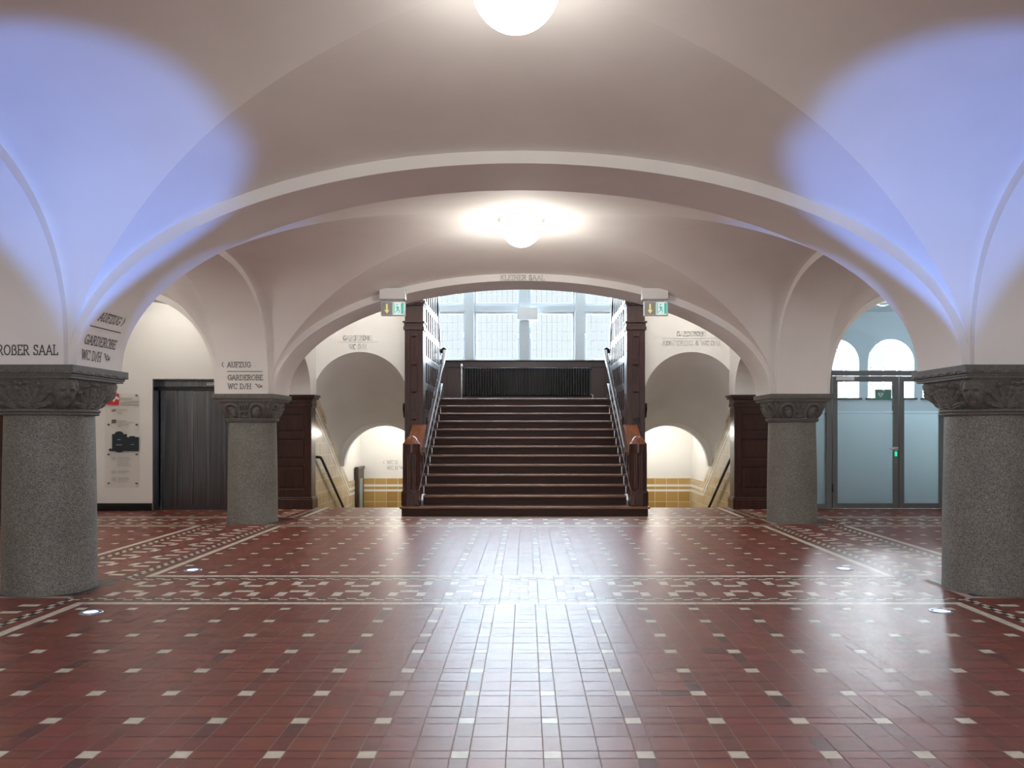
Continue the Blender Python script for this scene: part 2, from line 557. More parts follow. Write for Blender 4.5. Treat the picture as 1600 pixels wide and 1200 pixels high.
# ---- stair hall shell
YT = 13.70                                # face of the walls over the two stairs leading down
YW = 17.70                                # window wall
PX = 1.72                                 # inner face of the tall oak piers
TCX, TR, TZ = 2.86, 0.83, 1.85            # stair tunnels: centre, radius, springing
ST = 0.617                                # slope of the stairs leading down
TB = 15.68
for s, nm in ((-1, 'wall_over_left_stairs'), (1, 'wall_over_right_stairs')):
    c = s * TCX - 0.005
    mb = MB()
    pts = arch_pts(c, TR, TZ, TR, 2.0, 48)
    lo, hi = sorted((s * 2.0, s * 4.3))
    lo, hi = lo - 0.01, hi - 0.01
    full = [(lo, TZ)] + pts + [(hi, TZ)]
    for a, b in zip(full, full[1:]):
        if abs(a[0] - b[0]) > 1e-6:
            mb.quad([(a[0], YT, a[1]), (b[0], YT, b[1]), (b[0], YT, TOP), (a[0], YT, TOP)])
    for (x0, x1) in ((lo, c - TR), (c + TR, hi)):
        mb.quad([(x0, YT, -2), (x1, YT, -2), (x1, YT, TZ), (x0, YT, TZ)])
    struct(nm, mb, 'wall')
    # sloping barrel vault with its two side walls
    mb = MB()
    prof = [(c - TR, -3.2)] + pts + [(c + TR, -3.2)]
    drop = ST * (TB - YT)
    A = [mb.bm.verts.new((p[0], YT, p[1])) for p in prof]
    B = [mb.bm.verts.new((p[0], TB, p[1] - (drop if p[1] > -3 else 0))) for p in prof]
    for i in range(len(prof) - 1):
        f = mb.bm.faces.new((A[i], A[i + 1], B[i + 1], B[i])); f.smooth = True
    struct('ceiling_stair_tunnel', mb, 'plaster', recalc=False)
    # inner arch at the foot of the tunnel
    c2, r2, z2 = s * 2.79, 0.80, TZ - drop - 0.01
    ip = arch_pts(c2, r2, z2, r2, 2.0, 48)
    mb = MB()
    op = arch_pts(c2, 1.15, z2, 1.05, 2.0, 48)
    for y in (TB - 0.03, TB + 0.12):
        for i in range(48):
            mb.quad([(ip[i][0], y, ip[i][1]), (ip[i + 1][0], y, ip[i + 1][1]), (op[i + 1][0], y, op[i + 1][1]), (op[i][0], y, op[i][1])])
    for i in range(48):
        mb.quad([(ip[i][0], TB - 0.03, ip[i][1]), (ip[i + 1][0], TB - 0.03, ip[i + 1][1]), (ip[i + 1][0], TB + 0.12, ip[i + 1][1]), (ip[i][0], TB + 0.12, ip[i][1])], True)
    struct('trim_1' if s < 0 else 'trim_2', mb, 'wall')
    # lower lobby
    xo, xi = s * 3.69, s * 1.75
    struct('wall_lobby_back', MB().box(min(xo, xi) - 0.2, max(xo, xi) + 0.2, YW - 0.02, YW + 0.15, -1.9, 1.8), 'wall')
    struct('wall_lobby_outer', MB().box(*sorted((xo, xo + s * 0.15)), TB, YW, -1.9, 1.8), 'wall')
    struct('wall_lobby_inner', MB().box(*sorted((xi, xi - s * 0.05)), TB, YW, -1.9, 1.8), 'wall')
    struct('ceiling_lobby', MB().box(min(xo, xi) - 0.2, max(xo, xi) + 0.2, TB, YW, 1.78, 1.86), 'plaster')
    mb = MB()
    n = 11
    prof = [(13.64, 0.0)]
    for k in range(n):
        yk = 13.64 + 0.255 * k
        prof += [(yk, -0.155 * (k + 1)), (yk + 0.255, -0.155 * (k + 1))]
    prof += [(YW, -0.155 * n), (YW, -2.1), (13.64, -2.1)]
    mb.prism(prof, 'x', *sorted((s * 1.95, s * 3.70)))
    struct('floor_lower_stairs', mb, 'darkfloor')
    # tiled dado along the descending outer wall and the back wall
    xw = s * 3.675
    def band(mb, d0, d1, off, side=True, back=True):
        x0, x1 = sorted((xw, xw - s * off))
        top = lambda y: 1.92 - ST * (max(y, 13.74) - 13.74)
        ye = 16.42
        for (ya, yb) in ((13.74, ye), (ye, YW - 0.02)) if side else ():
            za, zb = top(min(ya, ye)), top(min(yb, ye))
            mb.prism([(ya, za - d0), (yb, zb - d0), (yb, zb - d1), (ya, za - d1)], 'x', x0, x1)
        zt = top(ye)
        y1 = YW - 0.02
        if back:
            mb.box(*sorted((s * 1.80, xw)), y1 - off, y1, zt - d1, zt - d0)
    mb = MB(); band(mb, 0.0, 2.1, 0.008, False, True)
    struct('trim_3' if s < 0 else 'trim_4', mb, 'dado')
    mb = MB(); band(mb, 0.0, 2.1, 0.008, True, False)
    struct('trim_9' if s < 0 else 'trim_10', mb, 'dadopaleglare')
    mb = MB(); band(mb, 0.14, 0.19, 0.012); band(mb, 0.25, 0.30, 0.012)
    struct('trim_5' if s < 0 else 'trim_6', mb, 'cream')
    mb = MB()
    x0, x1 = sorted((xw, xw - s * 0.015))
    mb.prism([(13.735, 1.99), (13.83, 1.99), (14.55, 1.99 - ST * 0.72), (14.55, 1.89 - ST * 0.72), (13.735, 1.91)], 'x', x0, x1)
    struct('trim_7' if s < 0 else 'trim_8', mb, 'dadopaleglare')
    struct('wall_hall_side', MB().box(*sorted((s * 3.78, s * 4.1)), 13.72, YW, 1.9, TOP), 'wall')
struct('ceiling_stair_hall', MB().box(-4.2, 4.2, YC[2] + HW, YW + 0.4, TOP, TOP + 0.15), 'plaster')

# ---- window wall of the stair hall
WP, WC = 1.2276, -0.035
ZSILL, ZTR0, ZTR1, ZHEAD = 2.89, 3.99, 4.13, 4.86
mb = MB()
xs = [WC + WP * (k - 2) for k in range(5)]
mb.box(-4.1, xs[0] - 0.1, YW, YW + 0.3, 1.86, TOP); mb.box(xs[4] + 0.1, 4.1, YW, YW + 0.3, 1.86, TOP)
mb.box(xs[0] - 0.1, xs[4] + 0.1, YW, YW + 0.3, ZHEAD, TOP)
mb.box(xs[0] - 0.1, xs[4] + 0.1, YW, YW + 0.3, 1.86, ZSILL)
for x in xs:
    mb.box(x - 0.10, x + 0.10, YW, YW + 0.3, ZSILL, ZHEAD)
struct('wall_windows', mb, 'frame')
for k in range(4):
    x0, x1 = xs[k] + 0.10, xs[k + 1] - 0.10
    f = MB()
    yf0, yf1 = YW + 0.10, YW + 0.17
    fw = 0.055
    for (z0, z1) in ((ZSILL, ZTR0), (ZTR1, ZHEAD)):
        f.box(x0, x0 + fw, yf0, yf1, z0, z1); f.box(x1 - fw, x1, yf0, yf1, z0, z1)
        f.box(x0 + fw, x1 - fw, yf0, yf1, z0, z0 + fw); f.box(x0 + fw, x1 - fw, yf0, yf1, z1 - fw, z1)
    f.box(x0, x1, yf0 - 0.05, yf1 + 0.03, ZTR0, ZTR1)
    w = struct('window_%d' % (k + 1), f, 'frame', bevel=0.006)
    for (z0, z1, rows) in ((ZSILL + fw, ZTR0 - fw, 5), (ZTR1 + fw, ZHEAD - fw, 3)):
        p = MB().box(x0 + fw, x1 - fw, YW + 0.130, YW + 0.136, z0, z1)
        pane = p.build('window_pane', 'leadglass', w)
        g = MB()
        nx = 8
        for i in range(1, nx):
            x = x0 + fw + (x1 - x0 - 2 * fw) * i / nx
            g.box(x - 0.003, x + 0.003, YW + 0.126, YW + 0.140, z0, z1)
        for i in range(1, rows):
            z = z0 + (z1 - z0) * i / rows
            g.box(x0 + fw, x1 - fw, YW + 0.126, YW + 0.140, z - 0.003, z + 0.003)
        g.build('lead_came', 'lead', pane)
    hx = {0: x1 - 0.03, 1: x1 - 0.03, 2: x0 + 0.03, 3: x0 + 0.03}[k]
    h = MB().box(hx - 0.012, hx + 0.012, YW + 0.07, YW + 0.10, 3.46, 3.50)
    h.tube([(hx, YW + 0.06, 3.48), (hx, YW + 0.06, 3.40)], 0.009)
    h.build('window_handle', 'chrome', w)
# oak wainscot, sill and landing
mb = MB()
mb.box(-3.7, 3.7, YW - 0.03, YW - 0.005, 1.957, ZSILL - 0.03)
for i in range(-6, 7):
    mb.box(i * 0.6 - 0.035, i * 0.6 + 0.035, YW - 0.045, YW - 0.03, 1.96, ZSILL - 0.03)
mb.box(-3.7, 3.7, YW - 0.055, YW - 0.03, ZSILL - 0.16, ZSILL - 0.03)
mb.box(-3.7, 3.7, YW - 0.055, YW - 0.03, 1.957, 2.08)
mb.box(-3.7, 3.7, YW - 0.11, YW - 0.005, ZSILL - 0.03, ZSILL)
tag(mb.build('wainscot', 'panelwood', bevel=0.006), 'dark oak wainscot panelling on the landing under the tall windows', 'panelling')
NOSE0, RIS, TRD = 12.2, 0.1505, 0.28
mb = MB()
mb.box(-3.75, 3.75, NOSE0 + 12 * TRD + 0.03, YW, 13 * RIS - 0.15, 13 * RIS)
struct('floor_landing', mb, 'woodh')

# ---- glazed partition and the room behind it
GY = 13.42
RW = 16.5
struct('wall_room_left', MB().box(4.0, 4.25, GY + 0.32, RW, 0, 4.4), 'coolwall')
struct('wall_room_right', MB().box(10.4, 10.6, GY - 0.2, RW + 1.0, 0, 4.4), 'coolwall')
struct('wall_room_front', MB().box(XRW, 10.4, GY - 0.12, GY + 0.1, 0, 4.4), 'coolwall')
struct('floor_room', MB().box(4.0, 10.4, GY + 0.06, RW + 0.3, -0.1, -0.005), 'darkfloor')
mb = MB()
WX = [6.44, 7.585, 8.73]
wz0, wzs, wr = 2.0, 2.74, 0.48
edges = [4.0] + [v for x in WX for v in (x - wr, x + wr)] + [10.4]
for y in (RW,):
    for i in range(0, len(edges), 2):
        mb.quad([(edges[i], y, 0), (edges[i + 1], y, 0), (edges[i + 1], y, 4.4), (edges[i], y, 4.4)])
    for x in WX:
        mb.quad([(x - wr, y, 0), (x + wr, y, 0), (x + wr, y, wz0), (x - wr, y, wz0)])
        ap = arch_pts(x, wr, wzs, wr, 2.0, 32)
        for a, b in zip(ap, ap[1:]):
            mb.quad([(a[0], y, a[1]), (b[0], y, b[1]), (b[0], y, 4.4), (a[0], y, 4.4)])
        full = [(x - wr, wz0)] + ap + [(x + wr, wz0)]
        for a, b in zip(full, full[1:]):
            mb.quad([(a[0], y, a[1]), (b[0], y, b[1]), (b[0], y + 0.70, b[1]), (a[0], y + 0.70, a[1])], True)
        mb.quad([(x - wr, y, wz0), (x + wr, y, wz0), (x + wr, y + 0.7, wz0), (x - wr, y + 0.7, wz0)])
struct('wall_room_windows', mb, 'coolwall', recalc=False)
for k, x in enumerate(WX):
    f = MB()
    yy = RW + 0.62
    r1 = wr - 0.05
    oi = [(x - wr, wz0)] + arch_pts(x, wr, wzs, wr, 2.0, 32) + [(x + wr, wz0)]
    ii = [(x - r1, wz0)] + arch_pts(x, r1, wzs, r1, 2.0, 32) + [(x + r1, wz0)]
    for (a, b, c, d) in zip(oi, oi[1:], ii[1:], ii):
        f.prism([a, b, c, d], 'y', yy, yy + 0.06)
    f.box(x - r1, x + r1, yy, yy + 0.06, wz0, wz0 + 0.05)
    w = struct('window_%d' % (5 + k), f, 'white')
    g = MB()
    ap = arch_pts(x, r1, wzs, r1, 2.0, 32)
    g.prism([(x - r1, wz0 + 0.05)] + ap + [(x + r1, wz0 + 0.05)], 'y', yy + 0.028, yy + 0.034)
    pane = g.build('window_pane', 'glass', w)
    b = MB()
    for t in (-0.333, 0.333):
        b.box(x + r1 * t - 0.013, x + r1 * t + 0.013, yy + 0.015, yy + 0.045, wz0 + 0.05, wzs + r1 * 0.94)
    for z in (2.32, 2.68):
        b.box(x - r1, x + r1, yy + 0.015, yy + 0.045, z - 0.012, z + 0.012)
    b.build('glazing_bar', 'frame', pane)
    MB().box(x - wr - 0.05, x + wr + 0.05, RW - 0.06, RW + 0.3, wz0 - 0.035, wz0).build('window_sill', 'darkmetal', w, 0.006)
# vaulted ceiling of the side room
mb = MB()
rows = []
for j in range(25):
    v = -1 + 2 * j / 24
    row = []
    for i in range(41):
        u = -1 + 2 * i / 40
        row.append(mb.bm.verts.new((7.2 + 3.25 * u, (GY + RW) / 2 + (RW - GY) / 2 * v, 2.95 + 0.85 * (1 - u * u) ** 0.5 + 0.28 * (1 - v * v))))
    rows.append(row)
for A, B in zip(rows, rows[1:]):
    for i in range(40):
        f = mb.bm.faces.new((A[i], A[i + 1], B[i + 1], B[i])); f.smooth = True
struct('ceiling_room', mb, 'coolwall', recalc=False)
struct('ceiling_vestibule', MB().box(XR, XRW, YC[2] + HW, GY + 0.1, 3.78, 3.9), 'plaster')


def glazed_door():
    t = thing('glass_door', 'grey metal framed glass door with frosted lower panel behind the right columns', 'door', (0, GY, 0))
    # fixed frame
    f = MB()
    f.box(5.065, 5.155, -0.05, 0.05, 0, 3.75); f.box(4.315, 7.15, -0.05, 0.05, 2.25, 2.335)
    f.box(4.315, 5.065, -0.045, 0.045, 0, 0.085); f.box(4.315, 4.40, -0.045, 0.045, 0.085, 2.25)
    f.box(7.06, 7.15, -0.05, 0.05, 0, 2.25)
    f.build('door_frame', 'alu', t, 0.004)
    def leaf(x0, x1):
        f = MB()
        for (a, b) in ((x0, x0 + 0.085), (x1 - 0.085, x1)):
            f.box(a, b, -0.035, 0.035, 0.01, 2.24)
        f.box(x0 + 0.085, x1 - 0.085, -0.035, 0.035, 0.01, 0.095); f.box(x0 + 0.085, x1 - 0.085, -0.035, 0.035, 2.15, 2.24)
        lf = f.build('door_leaf', 'alu', t, 0.004)
        MB().box(x0 + 0.085, x1 - 0.085, -0.005, 0.005, 0.095, 2.15).build('glass_pane', 'glass', lf)
        MB().box(x0 + 0.085, x1 - 0.085, -0.0085, -0.006, 0.095, 1.60).build('frosted_panel', 'frost', lf)
        MB().box(x0 + 0.085, x1 - 0.085, -0.0085, -0.006, 1.618, 1.655).build('frosted_stripe', 'frost', lf)
        return lf
    l1 = leaf(5.17, 6.285)
    l2 = leaf(6.295, 7.055)
    h = MB()
    h.box(6.19, 6.275, -0.043, -0.035, 0.99, 1.05)
    h.tube([(6.235, -0.04, 1.02), (6.235, -0.09, 1.02), (6.215, -0.095, 1.02), (6.10, -0.095, 1.02)], 0.011)
    h.build('door_handle', 'chrome', l1)
    MB().box(6.215, 6.255, -0.05, -0.035, 0.89, 0.97).build('card_reader', 'green_led', l1, 0.006)
    MB().box(5.22, 5.52, -0.085, -0.036, 2.165, 2.225).build('door_closer', 'white', l1, 0.008)
    hg = MB(); hg.lathe([(0.014, 0.28), (0.014, 0.42)], 5.163, -0.045, 12); hg.build('hinge', 'darkmetal', l1)
    s = MB().box(4.40, 5.065, -0.005, 0.005, 0.085, 2.25).build('side_pane', 'glass', t)
    MB().box(4.40, 5.065, -0.0085, -0.006, 0.085, 1.60).build('frosted_panel', 'frost', s)
    MB().box(4.40, 5.065, -0.0085, -0.006, 1.618, 1.655).build('frosted_stripe', 'frost', s)
    MB().box(4.26, 5.065, -0.005, 0.005, 2.335, 3.75).build('transom_pane', 'glass', t)
    MB().box(5.155, 7.15, -0.005, 0.005, 2.335, 3.75).build('transom_pane', 'glass', t)
    return t


glazed_door()


# ------------------------------------------------------------------ floor
def build_floor():
    s = 4.92 / 65
    rnd = random.Random(3)
    rects = [(XLW, XL, 1.36, 13.40), (XL, XR, -3.2, 13.64), (XR, XRW, 1.36, GY + 0.06)]
    base = MB()
    for (x0, x1, y0, y1) in rects:
        base.quad([(x0, y0, -0.0025), (x1, y0, -0.0025), (x1, y1, -0.0025), (x0, y1, -0.0025)])
    for sx in (-1, 1):
        base.quad([(sx * 1.9, 13.64, -0.0025), (sx * 3.62, 13.64, -0.0025), (sx * 3.62, 13.64, -0.2), (sx * 1.9, 13.64, -0.2)])
    floor = struct('floor', base, 'grout', recalc=False)
    verts, faces, cols = [], [], []
    WHITE = (0.78, 0.725, 0.59)
    BLACK = (0.012, 0.014, 0.016)
    DARK = (0.022, 0.032, 0.034)

    def red(narrow=False):
        k = rnd.random()
        v = 0.86 + 0.28 * rnd.random()
        if narrow:
            v *= 0.86
        if k < (0.14 if narrow else 0.012):
            return (0.145 * v, 0.038 * v, 0.029 * v)
        return (0.235 * v, (0.042 + 0.016 * rnd.random()) * v, 0.028 * v)
    g = 0.0025

    def tile(x0, x1, y0, y1, c):
        for (a0, a1, b0, b1) in rects:
            u0, u1, v0, v1 = max(x0 + g, a0), min(x1 - g, a1), max(y0 + g, b0), min(y1 - g, b1)
            if u1 - u0 < 0.004 or v1 - v0 < 0.004:
                continue
            i = len(verts)
            tx, ty, tz = rnd.gauss(0, 0.00028), rnd.gauss(0, 0.00028), 0.0
            verts.extend([(u0, v0, tz - tx - ty), (u1, v0, tz + tx - ty), (u1, v1, tz + tx + ty), (u0, v1, tz - tx + ty)])
            faces.append((i, i + 1, i + 2, i + 3)); cols.append(c)
    col = {'w': WHITE, 'k': BLACK, 'd': DARK}
    def C(k): return red() if k == 'r' else col[k]
    # strips: across rows (offset from the line, in s) and pattern along
    def strip(along0, along1, put):
        n = int(round((along1 - along0) / s))
        L = (along1 - along0) / n
        for sg in (-1, 1):
            # white line, red, checkers, red
            for lo, hi, kind in ((7, 8, 'w'), (6, 7, 'r'), (4, 5, 'r')):
                k = 0
                while k < n:
                    e = min(n, k + 2)
                    put(along0 + k * L, along0 + e * L, sg * lo * s, sg * hi * s, kind); k = e
            for k in range(n):
                put(along0 + k * L, along0 + (k + 1) * L, sg * 5 * s, sg * 5.5 * s, 'wk'[k % 2])
                put(along0 + k * L, along0 + (k + 1) * L, sg * 5.5 * s, sg * 6 * s, 'kw'[k % 2])
            k = 0
            while k < n:
                ph = k % 6
                e = min(n, k + 1)
                if ph in (0, 3):
                    put(along0 + k * L, along0 + e * L, sg * 2 * s, sg * 4 * s, 'w')
                    put(along0 + k * L, along0 + e * L, sg * 1 * s, sg * 2 * s, 'r')
                    k += 1
                else:
                    e = min(n, k + 2)
                    put(along0 + k * L, along0 + e * L, sg * 2 * s, sg * 4 * s, 'r')
                    put(along0 + k * L, along0 + e * L, sg * 1 * s, sg * 2 * s, 'w' if ph == 1 else 'r')
                    k += 2
        k = 0
        while k < n:
            e = min(n, k + 2)
            put(along0 + k * L, along0 + e * L, -s, s, 'r'); k = e

    ylines = [-3.2, 1.72, 6.64, 11.56]
    xlines = [XL, XR]
    # fields between the strips
    fx = [(XLW, XL - 8 * s), (XL + 8 * s, XR - 8 * s), (XR + 8 * s, XRW)]
    fy = [(-3.2 + 8 * s, 1.72 - 8 * s), (1.72 + 8 * s, 6.64 - 8 * s), (6.64 + 8 * s, 11.56 - 8 * s), (11.56 + 8 * s, 13.70)]
    ybase = [-3.2 + 10 * s, 1.72 + 10 * s, 6.64 + 10 * s, 11.56 + 10 * s]
    P = 5 * s
    for (x0, x1) in fx:
        for (y0, y1), yb in zip(fy, ybase):
            def cuts(a0, a1, centre):
                c = [a0]
                k = math.floor((a0 - centre) / P) - 1
                segs = []
                while True:
                    b = centre + k * P - s / 2
                    if b > a1:
                        break
                    segs += [(b, b + s, 1), (b + s, b + 3 * s, 0), (b + 3 * s, b + 5 * s, 0)]
                    k += 1
                return [(max(p, a0), min(q, a1), w) for p, q, w in segs if min(q, a1) - max(p, a0) > 0.006]
            for (p, q, w) in cuts(x0, x1, 0.108):
                for (r, t, w2) in cuts(y0, y1, yb):
                    tile(p, q, r, t, WHITE if (w and w2) else red(w))
    for yl in ylines[1:]:
        for (x0, x1) in fx:
            strip(x0, x1, lambda a, b, c, d, k, yl=yl: tile(a, b, yl + min(c, d), yl + max(c, d), C(k)))
    for xl in xlines:
        for (y0, y1) in fy:
            strip(y0, y1, lambda a, b, c, d, k, xl=xl: tile(xl + min(c, d), xl + max(c, d), a, b, C(k)))
        for yl in ylines[1:]:
            for i in range(-8, 8):
                for j in range(-8, 8):
                    a = i if i >= 0 else -i - 1
                    b = j if j >= 0 else -j - 1
                    m = min(a, b)
                    if max(a, b) < 5:
                        if i % 2 or j % 2:
                            continue
                        tile(xl + i * s, xl + (i + 2) * s if i < 7 else xl + 8 * s, yl + j * s, yl + (j + 2) * s, DARK)
                        continue
                    x0, x1, y0, y1 = xl + i * s, xl + (i + 1) * s, yl + j * s, yl + (j + 1) * s
                    if m == 7:
                        tile(x0, x1, y0, y1, WHITE)
                    elif m == 5:
                        xm, ym = (x0 + x1) / 2, (y0 + y1) / 2
                        c = (WHITE, BLACK)
                        tile(x0, xm, y0, ym, c[(i + j) % 2]); tile(xm, x1, y0, ym, c[(i + j + 1) % 2])
                        tile(x0, xm, ym, y1, c[(i + j + 1) % 2]); tile(xm, x1, ym, y1, c[(i + j) % 2])
                    else:
                        tile(x0, x1, y0, y1, red())
    me = bpy.data.meshes.new('floor_tiles')
    me.from_pydata(verts, [], faces)
    at = me.color_attributes.new('tile_color', 'FLOAT_COLOR', 'CORNER')
    data = []
    for c in cols:
        data += [c[0], c[1], c[2], 1.0] * 4
    at.data.foreach_set('color', data)
    me.materials.append(M['floor'])
    o = bpy.data.objects.new('floor_tiles', me)
    COL.objects.link(o); o.parent = floor


build_floor()


# ------------------------------------------------------------------ columns
def dome(x, t, cx, cy, a, b, rot=0.0):
    dx, dy = x - cx, t - cy
    c, s_ = math.cos(rot), math.sin(rot)
    u, v = (dx * c + dy * s_) / a, (-dx * s_ + dy * c) / b
    d = u * u + v * v
    return (1 - d, v) if d < 1 else (0.0, 0.0)


def relief_leaves(x, t):
    h = 0.0
    ax = abs(x)
    for bx, by, lobes in ((0.075, 0.02, ((-72, 0.13), (-40, 0.17), (-8, 0.20), (24, 0.20), (52, 0.20), (78, 0.17))),
                          (0.0, 0.10, ((-30, 0.08), (30, 0.08), (0, 0.11)))):
        for ang, L in lobes:
            a = R(ang)
            mx, my = bx + math.sin(a) * L * 0.55, by + math.cos(a) * L * 0.55
            q, v = dome(ax, t, mx, my, L * 0.52, 0.026, PI / 2 - a)
            if q > 0:
                h = max(h, 0.042 * q ** 0.4 - 0.018 * max(0, 1 - abs(v) * 4))
            ex, ey = bx + math.sin(a) * L, by + math.cos(a) * L
            q, v = dome(ax, t, ex, ey, 0.030, 0.026, 0.0)
            if q > 0:
                h = max(h, 0.048 * q ** 0.5)
    return h


def relief_head(x, t, amp=0.06):
    ax = abs(x)
    hx = ax - 0.36
    q, _ = dome(ax, t, 0.36, 0.125, 0.085, 0.122)
    if q <= 0:
        q2, _ = dome(ax, t, 0.36, 0.16, 0.105, 0.10)
        return 0.042 * q2 ** 0.4 if q2 > 0 else 0.0
    h = amp * q ** 0.4
    for cx in (-0.032, 0.032):
        e, _ = dome(hx, t, cx, 0.150, 0.022, 0.013)
        h -= 0.018 * e
        e, _ = dome(hx, t, cx, 0.172, 0.032, 0.010)
        h += 0.010 * e
        e, _ = dome(hx, t, cx * 1.2, 0.105, 0.026, 0.03)
        h += 0.008 * e
    e, _ = dome(hx, t, 0, 0.128, 0.013, 0.035); h += 0.026 * e ** 0.5
    e, _ = dome(hx, t, 0, 0.075, 0.032, 0.006); h -= 0.013 * e
    e, _ = dome(hx, t, 0, 0.088, 0.028, 0.008); h += 0.006 * e
    e, _ = dome(hx, t, 0, 0.045, 0.028, 0.020); h += 0.010 * e
    return h


def relief_beasts(x, t):
    h = 0.0
    ax = abs(x)
    d = math.hypot((ax - 0.20) / 0.13, (t - 0.09) / 0.14)
    if 0.70 < d < 1.0:
        h = max(h, 0.040 * (1 - ((d - 0.85) / 0.15) ** 2) ** 0.5)
    for cx, cy, a, b, amp in ((0.20, 0.09, 0.06, 0.075, 0.055), (0.215, 0.145, 0.04, 0.03, 0.06), (0.20, 0.06, 0.022, 0.05, 0.05), (0.02, 0.03, 0.06, 0.014, 0.03),
                              (0.0, 0.09, 0.016, 0.03, 0.035), (0.045, 0.10, 0.016, 0.028, 0.03), (0.03, 0.17, 0.014, 0.04, 0.03), (0.07, 0.18, 0.014, 0.045, 0.03), (0.36, 0.12, 0.03, 0.13, 0.035)):
        q, _ = dome(ax, t, cx, cy, a, b)
        if q > 0:
            h = max(h, amp * q ** 0.45)
    return h


def capital_mesh(style):
    mb = MB()
    NT, NH = 320, 44
    H = 0.255
    z0 = 1.482
    rings = []
    for j in range(NH + 1):
        t = j / NH
        hs = 0.338 + 0.062 * t ** 1.6
        n = 2.0 + 7.0 * t ** 1.3
        ring = []
        for i in range(NT):
            th = 2 * PI * i / NT
            c, s_ = abs(math.cos(th)), abs(math.sin(th))
            r = hs / (c ** n + s_ ** n) ** (1 / n)
            ph = (th + PI / 4) % (PI / 2) - PI / 4
            x = ph / (PI / 4) * 0.36
            tt = t * H
            if style == 0:
                h = max(relief_leaves(x, tt), relief_head(x, tt))
                if abs(x) > 0.30:
                    h = relief_head(x, tt) or h
            else:
                h = relief_beasts(x, tt)
            h *= min(1, (1 - t) * 14 + 0.15)
            r += h - 0.020
            ring.append(mb.bm.verts.new((r * math.cos(th), r * math.sin(th), z0 + tt)))
        rings.append(ring)
    for A, B in zip(rings, rings[1:]):
        for i in range(NT):
            f = mb.bm.faces.new((A[i], A[(i + 1) % NT], B[(i + 1) % NT], B[i])); f.smooth = True
    return mb


def make_column(style, label, x, y):
    t = thing('stone_column', label, 'column', (x, y, 0), 0, 'granite columns of the hall')
    MB().lathe([(0.352, 0), (0.352, 0.03), (0.349, 0.04), (0.347, 0.5), (0.340, 0.95), (0.330, 1.45)], seg=80).build('column_shaft', 'granite', t)
    p = []
    for (zc, r0, hh) in ((1.458, 0.350, 0.012), (1.482, 0.357, 0.014)):
        for k in range(9):
            a = -PI / 2 + PI * k / 8
            p.append((r0 + hh * math.cos(a) * 1.2, zc + hh * math.sin(a)))
    MB().lathe([(0.33, 1.444)] + p + [(0.33, 1.50)], seg=80).build('neck_ring', 'carved', t)
    cap = capital_mesh(style).build('capital', 'carved', t)
    ab = MB()
    a = 0.435
    ab.box(-a, a, -a, a, 1.775, ZS)
    ab.box(-a + 0.02, a - 0.02, -a + 0.02, a - 0.02, 1.755, 1.775)
    ab.box(-a + 0.03, a - 0.03, -a + 0.03, a - 0.03, 1.735, 1.755)
    if style == 0:
        for q4 in range(4):
            c_, s_ = (1, 0, -1, 0)[q4], (0, 1, 0, -1)[q4]
            rot = lambda px, d, z: (px * c_ - d * s_, px * s_ + d * c_, z)
            for k in range(6):
                u = -0.34 + 0.136 * k
                pts = [(u + 0.058 * math.cos(PI * m / 10), 1.776 + 0.020 * math.sin(PI * m / 10)) for m in range(11)]
                for A, B in zip(pts, pts[1:]):
                    ab.quad([rot(A[0], a - 0.002, A[1]), rot(B[0], a - 0.002, B[1]), rot(u + (B[0] - u) * 0.8, a + 0.006, 1.776 + (B[1] - 1.776) * 0.7), rot(u + (A[0] - u) * 0.8, a + 0.006, 1.776 + (A[1] - 1.776) * 0.7)])
    ab.build('abacus', 'carved', t)
    return t


make_column(0, 'large grey granite column cut by the left edge of the photo, with GARDEROBE lettering above', XL, YC[1])
make_column(0, 'large grey granite column cut by the right edge, before the glass door', XR, YC[1])
make_column(1, 'farther granite column standing in front of the lift doors', XL, YC[2])
make_column(1, 'farther granite column standing beside the frosted glass door', XR, YC[2])


# ------------------------------------------------------------------ oak clad piers beside the stairs down
def oak_pier(x, label, s):
    t = thing('panelled_pier', label, 'pier', (x, 13.37, 0), 0, 'oak clad piers beside the stairs down')
    w = 0.36
    f = MB()
    f.box(-w, w, 0.02, 0.29, 0, 1.905)
    # stiles and rails on the front
    f.box(-w, -w + 0.12, 0, 0.02, 0, 1.75); f.box(w - 0.12, w, 0, 0.02, 0, 1.75)
    for z0, z1 in ((0.20, 0.34), (0.72, 0.84), (1.18, 1.30), (1.60, 1.75)):
        f.box(-w + 0.12, w - 0.12, 0, 0.02, z0, z1)
    f.build('pier_body', 'wood', t, 0.006)
    for z0, z1 in ((0.34, 0.72), (0.84, 1.18), (1.30, 1.60)):
        MB().box(-w + 0.15, w - 0.15, 0.008, 0.021, z0 + 0.03, z1 - 0.03).build('panel', 'wood', t, 0.01)
    b = MB(); b.box(-w - 0.03, w + 0.03, -0.03, 0.32, 0, 0.17); b.box(-w - 0.02, w + 0.02, -0.02, 0.31, 0.17, 0.20)
    b.build('plinth', 'wood', t, 0.008)
    c = MB()
    c.box(-w - 0.02, w + 0.02, -0.02, 0.30, 1.72, 1.78); c.box(-w - 0.015, w + 0.015, -0.015, 0.295, 1.78, 1.85)
    c.box(-w - 0.05, w + 0.05, -0.05, 0.315, 1.85, 1.885); c.box(-w - 0.075, w + 0.075, -0.075, 0.32, 1.885, 1.925)
    c.build('cornice', 'wood', t, 0.008)
    return t


oak_pier(XL, 'dark oak panelled pier between the lift and the left stairs down', -1)
oak_pier(XR, 'dark oak panelled pier between the right stairs down and the glass door', 1)


